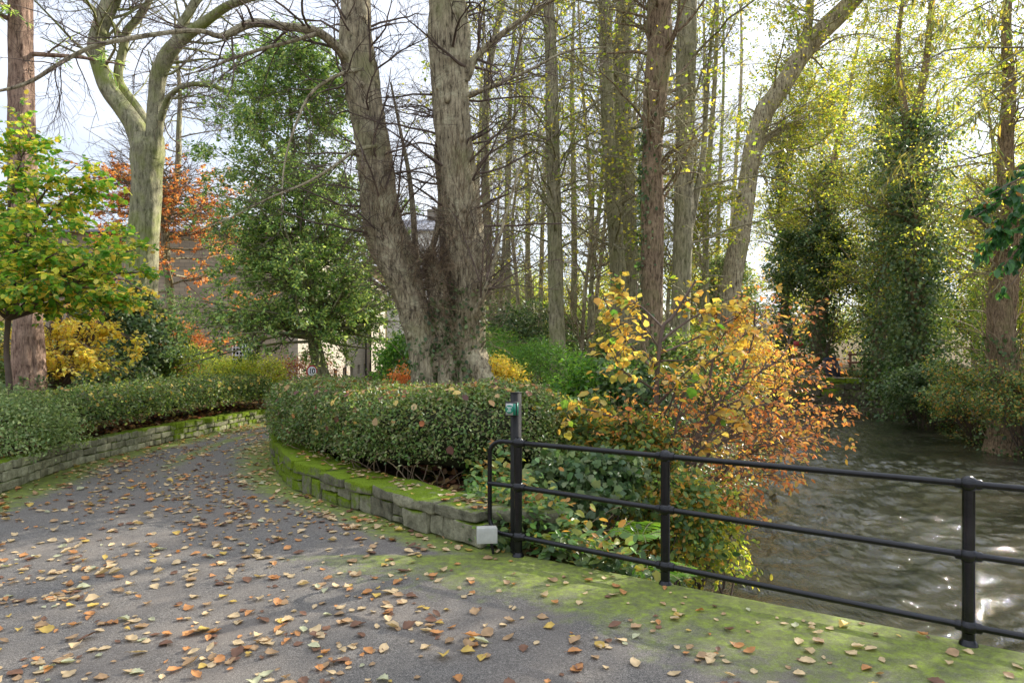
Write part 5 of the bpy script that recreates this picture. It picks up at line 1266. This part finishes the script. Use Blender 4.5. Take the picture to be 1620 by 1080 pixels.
# ------------------------------------------------------------ fallen leaves on the tarmac
COLS = {'pale tan': (.58, .43, .24), 'orange': (.50, .23, .08), 'dark brown': (.17, .085, .05), 'yellow': (.55, .38, .09), 'dull brown': (.36, .23, .12), 'pale green': (.44, .44, .27)}
def leaf_mesh(seed, col):
    r = np.random.default_rng(seed); nu, nv = 9, 5; V = []
    curl = r.uniform(-.5, 2.2); fold = r.uniform(.1, 1.1); tw = r.uniform(-.8, .8); asp = r.uniform(.32, .46)
    outl = np.array([.02, .55, .88, 1., .98, .84, .60, .30, .0]) * asp
    outl = outl * (1 + .10 * np.sin(np.arange(9) * 2.7 + seed))
    for i in range(nu):
        u = i / (nu - 1)
        for j in range(nv):
            w = (j / (nv - 1) - .5) * 2; x = u - .5; yv = w * outl[i] * (1 + .08 * np.sin(i * 3 + j + seed))
            z = fold * abs(yv) * .55 + curl * .28 * (x ** 2) + tw * x * yv * .9 + .02 * np.sin(7 * u + 5 * w + seed)
            V.append((x, yv * (1 - .12 * fold), z))
    V = np.array(V); V[:, 2] -= V[:, 2].min(); 
    f = [[i * nv + j, (i + 1) * nv + j, (i + 1) * nv + j + 1, i * nv + j + 1] for i in range(nu - 1) for j in range(nv - 1)]
    stalk = tubes(np.array([[[-.5, 0, .03], [-.62, .02 * tw, .05], [-.75, .07 * tw, .03]]]) + np.array([0, 0, V[:5, 2].mean() - .02]), np.array([[.013, .011, .009]]), 4, color=tuple(c * .6 for c in col))
    vc = np.tile(np.array(col), (len(V), 1)) * (1 + .12 * np.sin(V[:, :1] * 9 + seed)) 
    rib = np.arange(len(V)) % nv == 2; vc[rib] *= 1.15
    return [(V, np.array(f), np.clip(vc, 0, .8))] + stalk
LM = {}
for ci, (cn__, cc__) in enumerate(COLS.items()):
    for v in range(6):
        j = .85 + .05 * v; LM[(cn__, v)] = leaf_mesh(ci * 10 + v, tuple(c * j for c in cc__))
rf = np.random.default_rng(77)
def road_density(x, y):
    d = 40 * np.ones_like(x)
    dr = x_right(y) - x; dl = x - x_left(y)
    d = np.where(y < 5.6, np.interp(dr, [0, .35, 2.2, 4.5], [9, 15, 26, 62]), np.interp(dr, [0, .15, .8, 1.8, 4], [60, 95, 60, 40, 34]))
    d = np.where(y > 9, d * .8, d); d = np.where(dl < .6, d + 25, d)
    return d * 2.7 * np.clip(.35 + .9 * np.clip(wob(x, y, 1.3, 4) + .5, 0, 1.3) * np.clip(.6 + 1.1 * wob(x, y, 5.3, 7), .15, 2), .1, 3)
N_ = 90000; y = rf.uniform(2.0, 17, N_); x = rf.uniform(-6.5, 5.2, N_); ok = (x > x_left(y) + .03) & (x < x_right(y) - .03) & (np.abs(x) < y * .85 + .5)
dens = road_density(x, y); area = (17 - 2) * 11.7; ok &= rf.uniform(0, 1, N_) < dens * area / N_
x, y = x[ok], y[ok]
names = list(COLS); wts = [.38, .17, .14, .07, .19, .05]
cix = rf.choice(6, len(x), p=wts); vix = rf.integers(0, 6, len(x)); szs = .03 + .068 * rf.uniform(0, 1, len(x)) ** 1.3; rz = rf.uniform(0, 6.28, len(x)); tx = rf.normal(0, .14, len(x)); ty = rf.normal(0, .14, len(x))
px_ = 810 + F * x / y; py_ = HY + F * CZ / y
infr = (px_ > 5) & (px_ < 1615) & (py_ < 1075)
order = np.argsort(-(szs / y) * infr); indiv = set(order[:290].tolist())
meshcache = {}; stuffparts = []
lab = {n_: "curled %s fallen leaf lying on the tarmac, one of many such" % n_ for n_ in names}
def rotm(a, b, c_):
    ca, sa, cb, sb_, cc2, sc2 = math.cos(a), math.sin(a), math.cos(b), math.sin(b), math.cos(c_), math.sin(c_)
    Rx = np.array([[1, 0, 0], [0, ca, -sa], [0, sa, ca]]); Ry = np.array([[cb, 0, sb_], [0, 1, 0], [-sb_, 0, cb]]); Rz = np.array([[cc2, -sc2, 0], [sc2, cc2, 0], [0, 0, 1]])
    return Rz @ Ry @ Rx
first = {}
for i in range(len(x)):
    key = (names[cix[i]], int(vix[i])); zoff = .004 + .012 * wob(x[i], y[i], .7, 3) + .25 * szs[i] * (abs(tx[i]) * .6 + abs(ty[i]))
    if i in indiv:
        if key not in first:
            o = build("fallen_leaf", LM[key], M['dry_leaf']); first[key] = o
        else:
            o = first[key].copy(); COL.objects.link(o)
        o.location = (float(x[i]), float(y[i]), float(zoff)); o.rotation_euler = (float(tx[i]), float(ty[i]), float(rz[i])); o.scale = (float(szs[i]),) * 3
        tag(o, lab[key[0]], "leaf", "%s fallen leaves on the tarmac" % key[0])
    else:
        Rm = rotm(tx[i], ty[i], rz[i]).T * szs[i]
        for (v_, f_, c_) in LM[key]: stuffparts.append((v_ @ Rm + np.array([x[i], y[i], zoff]), f_, c_))
tag(build("fallen_leaves", stuffparts, M['dry_leaf']), "scattered mixed autumn leaves over the whole drive and bridge", "leaves", kind='stuff')
# leaves lying on the walls
wp = []
for q in range(150):
    s = rf.uniform(0, 5.5); c_, a_, _ = along(rl, s); o_ = rf.uniform(.05, .42); k_ = (names[rf.choice(6, p=wts)], int(rf.integers(0, 6))); sz_ = rf.uniform(.05, .09)
    zz = .33 * float(np.interp(s, [0, 1.5, 3, 8], [.95, .92, 1.15, 1.2])) * .97
    for (v_, f_, cc3) in LM[k_]: wp.append((v_ @ (rotm(0, 0, rf.uniform(0, 6)).T * sz_) + np.array([c_[0] + math.sin(a_) * o_, c_[1] - math.cos(a_) * o_, zz]), f_, cc3))
for q in range(40):
    k_ = (names[rf.choice(6, p=wts)], int(rf.integers(0, 6)))
    for (v_, f_, cc3) in LM[k_]: wp.append((v_ @ (rotm(0, 0, rf.uniform(0, 6)).T * rf.uniform(.05, .09)) + np.array([rf.uniform(-.45, .3), rf.uniform(6.0, 6.2), .312]), f_, cc3))
tag(build("wall_leaves", wp, M['dry_leaf']), "fallen leaves lying along the top of the mossy curved wall", "leaves", kind='stuff')

# ------------------------------------------------------------ buildings
def masonry(name, c1, c2, mortar, sx=.55, sy=.22):
    m, n, l, b = new_mat(name)
    at = n.new("ShaderNodeAttribute"); at.attribute_name = "Col"       # Col.rg = metres along the wall and up
    br = n.new("ShaderNodeTexBrick"); br.inputs['Scale'].default_value = 1; br.inputs['Brick Width'].default_value = sx; br.inputs['Row Height'].default_value = sy
    br.inputs['Mortar Size'].default_value = .012; br.inputs['Color1'].default_value = (*c1, 1); br.inputs['Color2'].default_value = (*c2, 1); br.inputs['Mortar'].default_value = (*mortar, 1)
    l.new(at.outputs['Vector'], br.inputs['Vector'])
    nz = noise_node(n, l, 1.2, 6, .7)
    l.new(mixc(n, l, .6, br.outputs[0], ramp(n, l, nz, [(.3, (.6, .57, .52)), (.7, (1, 1, 1))]), 'MULTIPLY'), b.inputs['Base Color'])
    b.inputs['Roughness'].default_value = .9
    return m
M['mill_stone'] = masonry("mill_stone", (.42, .34, .24), (.30, .24, .17), (.20, .17, .13))
M['pale_stone'] = masonry("pale_stone", (.46, .41, .33), (.38, .34, .27), (.28, .25, .21))
M['slate'] = plain("slate_roof", (.22, .22, .24), .6, var=.3, scale=6)
M['dark_glass'] = plain("dark_glass", (.03, .035, .04), .1, var=.2)
M['white_paint'] = plain("white_paint", (.75, .73, .70), .5, var=.05)
M['render'] = plain("pale_render", (.72, .68, .60), .9, var=.08, scale=3)
def wall_quad(p0, p1, z0, z1, th, holes, parent, name, mat):
    """straight wall from p0 to p1 with real rectangular openings: grid of boxes around the holes"""
    p0, p1 = np.array(p0, float), np.array(p1, float); L = np.linalg.norm(p1 - p0); d = (p1 - p0) / L; nrm2 = np.array([d[1], -d[0]])
    us = sorted({0., L, *[h[0] for h in holes], *[h[1] for h in holes]}); zs = sorted({z0, z1, *[h[2] for h in holes], *[h[3] for h in holes]})
    parts = []
    for i in range(len(us) - 1):
        for j in range(len(zs) - 1):
            uc, zc = (us[i] + us[i + 1]) / 2, (zs[j] + zs[j + 1]) / 2
            if any(h[0] < uc < h[1] and h[2] < zc < h[3] for h in holes): continue
            for (off, flip) in ((0, False), (th, True)):
                q = []
                for (u, z) in ((us[i], zs[j]), (us[i + 1], zs[j]), (us[i + 1], zs[j + 1]), (us[i], zs[j + 1])):
                    pt = p0 + d * u - nrm2 * off; q.append((pt[0], pt[1], z, u))
                q = np.array(q); parts.append((q[:, :3], np.array([[0, 1, 2, 3]] if not flip else [[3, 2, 1, 0]]), np.stack([q[:, 3], q[:, 2], 0 * q[:, 2]], 1)))
    rects = [(h[0], h[1], h[2], h[3]) for h in holes] + [(0, L, z0, z1)]
    for (u0, u1, a, b_) in rects:
        cs_ = [(u0, a), (u1, a), (u1, b_), (u0, b_)]
        for k in range(4):
            (ua, za), (ub, zb) = cs_[k], cs_[(k + 1) % 4]; q = []; 
            for (u, z, off) in ((ua, za, 0), (ub, zb, 0), (ub, zb, th), (ua, za, th)):
                pt = p0 + d * u - nrm2 * off; q.append((pt[0], pt[1], z))
            q = np.array(q); parts.append((q, np.array([[0, 1, 2, 3]]), np.stack([q[:, 0] * 0 + ua + [0, 0, th, th], q[:, 2], 0 * q[:, 2]], 1)))
    return build(name, parts, mat, parent)
def slab(pts, th, mat, name, parent):
    pts = np.array(pts, float); n_ = len(pts); V = np.vstack([pts, pts - [0, 0, th]]); parts = [(V, np.array([list(range(n_))]), None), (V, np.array([list(range(2 * n_ - 1, n_ - 1, -1))]), None)]
    parts.append((V, np.array([[i, i + n_, (i + 1) % n_ + n_, (i + 1) % n_] for i in range(n_)]), None)); return build(name, parts, mat, parent)

# low wing with the trellised window, facing the drive
mill = empty("stone_mill", (-17, 38, 0), "long low brown stone building wing with a white trellis window behind the trees", "building")
A, B = (-26, 37), (-11.9, 37)
wall_quad(A, B, -.3, 8.0, .5, [(10.85, 11.95, .3, 2.2)], mill, "wall", M['mill_stone'])
wall_quad((-26, 46), (-26, 37.5), -.3, 8.0, .5, [], mill, "wall", M['mill_stone'])
slab([(-26.4, 36.6, 7.9), (-11.6, 36.6, 7.9), (-11.6, 42, 9.0), (-26.4, 42, 9.0)], .12, M['slate'], "roof", mill)
wdw = build("window", [box((-14.60, 37.25, 1.25), (.55, .02, .95))], M['dark_glass'], mill)
gp = []
for k in range(7): gp.append(box((-15.12 + k * .175, 36.95, 1.25), (.022, .012, .98)))
for k in range(10): gp.append(box((-14.60, 36.93, .31 + k * .21), (.56, .012, .022)))
build("trellis", gp, M['white_paint'], mill)
# tall wing receding
mill2 = empty("mill_building", (-12.5, 48, 0), "tall pale stone mill range receding behind the holly, with a row of small windows", "building")
p0, p1 = np.array([-11.6, 37.]), np.array([-14.1, 76.]); L_ = np.linalg.norm(p1 - p0); dv_ = (p1 - p0) / L_
hs = []
for k in range(9):
    u = 6.4 + k * 3.4
    hs.append((u, u + 1.3, -.75, .05)); 
    if k % 2 == 0: hs.append((u, u + 1.3, 2.0, 3.4))
    hs.append((u, u + 1.3, 4.8, 6.2))
wall_quad(p0, p1, -1.2, 8.0, .5, hs, mill2, "wall", M['pale_stone'])
for h in hs:
    c_ = p0 + dv_ * (h[0] + h[1]) / 2; ang = math.atan2(dv_[1], dv_[0]); nx_, ny_ = -dv_[1], dv_[0]
    cc_ = (c_[0] + nx_ * .22, c_[1] + ny_ * .22, (h[2] + h[3]) / 2)
    w_ = build("window", [box(cc_, ((h[1] - h[0]) / 2, .02, (h[3] - h[2]) / 2), ang)], M['dark_glass'], mill2)
for k in (14., 24., 27.):
    c_ = p0 + dv_ * k; build("drainpipe", tubes(np.array([[c_[0] + .1, c_[1], -1], [c_[0] + .1, c_[1], 7.9]])[None], np.full((1, 2), .06), 8), M['iron_flat'], mill2)
slab([(p0[0] + .35, p0[1] - .3, 8.02), (p1[0] + .4, p1[1], 8.02), (p1[0] - 5, p1[1], 10), (p0[0] - 5, p0[1] + 6.3, 10)], .15, M['slate'], "roof", mill2)
# pale cottage seen between the lime's stems
cot = empty("cottage", (-8, 62, 0), "pale rendered cottage with slate roof and chimney glimpsed between the lime stems", "building")
hs = [(1.0, 2.1, 1.0, 2.6), (4.0, 5.1, 1.0, 2.6), (1.0, 2.1, 5.0, 6.5), (4.0, 5.1, 5.0, 6.5)]
wall_quad((-11.0, 60), (-4.6, 60), -1, 11.8, .4, hs, cot, "wall", M['render'])
for h in hs:
    build("window", [box((-11 + (h[0] + h[1]) / 2, 60.2, (h[2] + h[3]) / 2), ((h[1] - h[0]) / 2, .02, (h[3] - h[2]) / 2))], M['dark_glass'], cot)
wall_quad((-4.6, 60.4), (-4.6, 67), -1, 11.8, .4, [], cot, "wall", M['render'])
wall_quad((-10.99, 67), (-10.99, 60.4), -1, 11.8, .4, [], cot, "wall", M['render'])
rf_ = slab([(-11.3, 59.7, 11.85), (-4.3, 59.7, 11.85), (-4.3, 63.6, 13.4), (-11.3, 63.6, 13.4)], .15, M['slate'], "roof", cot)
build("chimney", [box((-7.3, 63.6, 13.2), (.55, .45, 1.1)), box((-7.3, 63.6, 14.4), (.16, .16, .2))], M['mill_stone'], cot)

# speed limit sign
sg = empty("speed_limit_sign", (-3.79, 12.9, float(ground_z(-3.79, 12.9))), "round white ten limit sign with red rim on a thin post behind the hedge end", "road sign")
M['sign_white'] = plain("sign_white", (.75, .75, .75), .4, var=.03); M['sign_red'] = plain("sign_red", (.45, .03, .03), .4, var=.05); M['sign_black'] = plain("sign_black", (.02, .02, .02), .5, var=.05)
sc_ = P(493, 587, 12.9); rz_ = .80; nv_ = np.array([math.sin(rz_), -math.cos(rz_), 0])
build("post", tubes(np.array([[sc_[0] - nv_[0] * .05, sc_[1] - nv_[1] * .05, -.05], [sc_[0] - nv_[0] * .05, sc_[1] - nv_[1] * .05, sc_[2] + .1]])[None], np.full((1, 2), .018), 10, cap=True), M['iron_flat'], sg)
def disc(c, nv, r0, r1, th):
    return tubes(np.array([c, c + nv * th])[None], np.array([[r0, r1]]), 32, cap=True)
build("rim", disc(sc_, nv_, .115, .115, .008), M['sign_red'], sg)
build("disc", disc(sc_ + nv_ * .009, nv_, .090, .090, .003), M['sign_white'], sg)
text_obj("number", "10", .135, sc_ + nv_ * .0135, (math.pi / 2, 0, rz_), M['sign_black'], sg, sg)

# ------------------------------------------------------------ across the river
lw = np.array([(17.6, 28.0), (16.9, 29.2), (15.6, 31.2), (13.9, 33.0), (11.0, 36.1)])
wb = wall_blocks(resample(lw, 30), [.35, .35, .35, .30, .2], .5, -1, (.4, .9), lambda s, c: .18 + .05 * c, 8, z0=-1.4, jit=.03)
tag(build("river_wall", wb, M['stone_dark']), "dark mossy stone wall holding the bank at the river bend", "stone wall")
M['paving'] = plain("pale_paving", (.42, .36, .28), .9, var=.2, scale=4)
yy = np.linspace(28.3, 36.3, 14)
lin = resample(lw, 14)
pv = []
for k in range(13):
    a_, b_ = lin[k], lin[k + 1]; pv.append((np.array([[a_[0] + .2, a_[1] + .35, .165], [b_[0] + .2, b_[1] + .35, .165], [b_[0] + 1.3, b_[1] + 1.6, .175], [a_[0] + 1.3, a_[1] + 1.6, .175]]), np.array([[3, 2, 1, 0]]), None))
tag(build("riverside_path", pv, M['paving']), "pale path strewn with leaves along the top of the river wall", "path", kind='structure')
rl_ = np.random.default_rng(88); n = 500; t_ = rl_.uniform(0, 13, n); li = lin[np.minimum(t_.astype(int), 12)]
pos = np.stack([li[:, 0] + rl_.uniform(.2, 1.8, n), li[:, 1] + rl_.uniform(.3, 1.9, n), np.full(n, .2)], 1); nn_ = nrm(rl_.normal(0, .3, (n, 3)) + [0, 0, 1])
tag(build("path_leaves", [leaves(pos, nrm(np.cross(nn_, rl_.normal(size=(n, 3)))), nn_, .13 * rl_.uniform(.6, 1.3, n), pick('gold', n, rl_), T_ROUND)], M['dry_leaf']), "golden fallen leaves on the riverside path", "leaves", kind='stuff')
# low grey shed/planter
M['grey_board'] = plain("grey_boards", (.34, .35, .38), .7, var=.12, scale=8)
M['red_paint'] = plain("faded_red_paint", (.62, .10, .11), .5, var=.1)
M['rust_wood'] = plain("weathered_brown_wood", (.22, .10, .06), .8, var=.3, scale=9)
M['navy'] = plain("navy_plastic", (.02, .025, .05), .35, var=.2)
sh = empty("garden_shed", (13.6, 41, 0), "low grey boarded shed with flat brown roof across the river", "shed")
c_ = P(1196, 567, 42)
build("boards", [box((c_[0] + (k - 4) * .22, c_[1], .75), (.105, .5, .62)) for k in range(9)], M['grey_board'], sh)
c2_ = P(1180, 553, 42)
build("roof", [box((c_[0] - .3, c_[1], 1.43), (1.75, .7, .05))], M['rust_wood'], sh)
stp = empty("garden_steps", (P(1272, 560, 36)[0], 36, 0), "brown timber steps covered with leaves beside the ivy trunk", "steps")
sc0 = P(1273, 560, 37)
for k in range(4): build("step", [box((sc0[0], 36.6 + k * .45, .15 + k * .33), (.36, .22, .12))], M['rust_wood'], stp)
n = 260; pos = np.stack([sc0[0] + rl_.uniform(-.36, .36, n), 36.4 + rl_.integers(0, 4, n) * .45 + rl_.uniform(0, .3, n), np.zeros(n)], 1); pos[:, 2] = .28 + np.floor((pos[:, 1] - 36.4) / .45) * .33
nn_ = nrm(rl_.normal(0, .3, (n, 3)) + [0, 0, 1])
tag(build("step_leaves", [leaves(pos, nrm(np.cross(nn_, rl_.normal(size=(n, 3)))), nn_, .12, pick('copper', n, rl_), T_ROUND)], M['dry_leaf']), "orange leaves lying on the timber garden steps", "leaves", kind='stuff')
rb = P(1264, 543, 38); tag(build("red_board", [box(rb, (.30, .03, .13), .1), ], M['red_paint']), "small faded red board resting above the garden steps", "board")
bpy.data.objects["red_board"].rotation_euler = (0, 0, 0)
gw = build("roof_panel", [box((P(1273, 540, 40)[0], 40, P(0, 537, 40)[2] + k * .12), (.9, .06, .05)) for k in range(-4, 5)], M['grey_board'])
tag(gw, "grey slatted screen behind the steps and red board", "screen")
# dark blue barrel on its stand
bc = P(1316, 592, 33); bc[2] = .62
br_ = empty("water_butt", (bc[0], bc[1], .1), "dark blue plastic water butt tilted beside the riverside path", "barrel")
zz = np.linspace(-.45, .45, 12); prof = .30 + .05 * np.cos(zz * 3.3) + .012 * np.cos(zz * 40)
build("drum", tubes(np.stack([bc[0] + zz * -.25, 0 * zz + bc[1], bc[2] + zz], 1)[None], prof[None], 24, cap=True), M['navy'], br_, smooth=True)
build("lid", tubes(np.array([[bc[0] - .112, bc[1], bc[2] + .45], [bc[0] - .125, bc[1], bc[2] + .5]])[None], np.array([[.31, .29]]), 24, cap=True), M['navy'], br_)
# wooden fence panel
fe = empty("wooden_fence", (P(1365, 580, 33)[0], 33.5, .15), "weathered post and rail fence between barrel and dark trunk", "fence")
for px in (1345, 1368, 1390): 
    q = P(px, 570, 33.5); build("post", [box((q[0], q[1], .75), (.05, .05, .65))], M['rust_wood'], fe)
for zq in (.45, .85, 1.25):
    qa, qb = P(1340, 570, 33.5), P(1395, 570, 33.5); build("rail", [box(((qa[0] + qb[0]) / 2, qa[1] - .06, zq), ((qb[0] - qa[0]) / 2, .015, .055))], M['rust_wood'], fe)
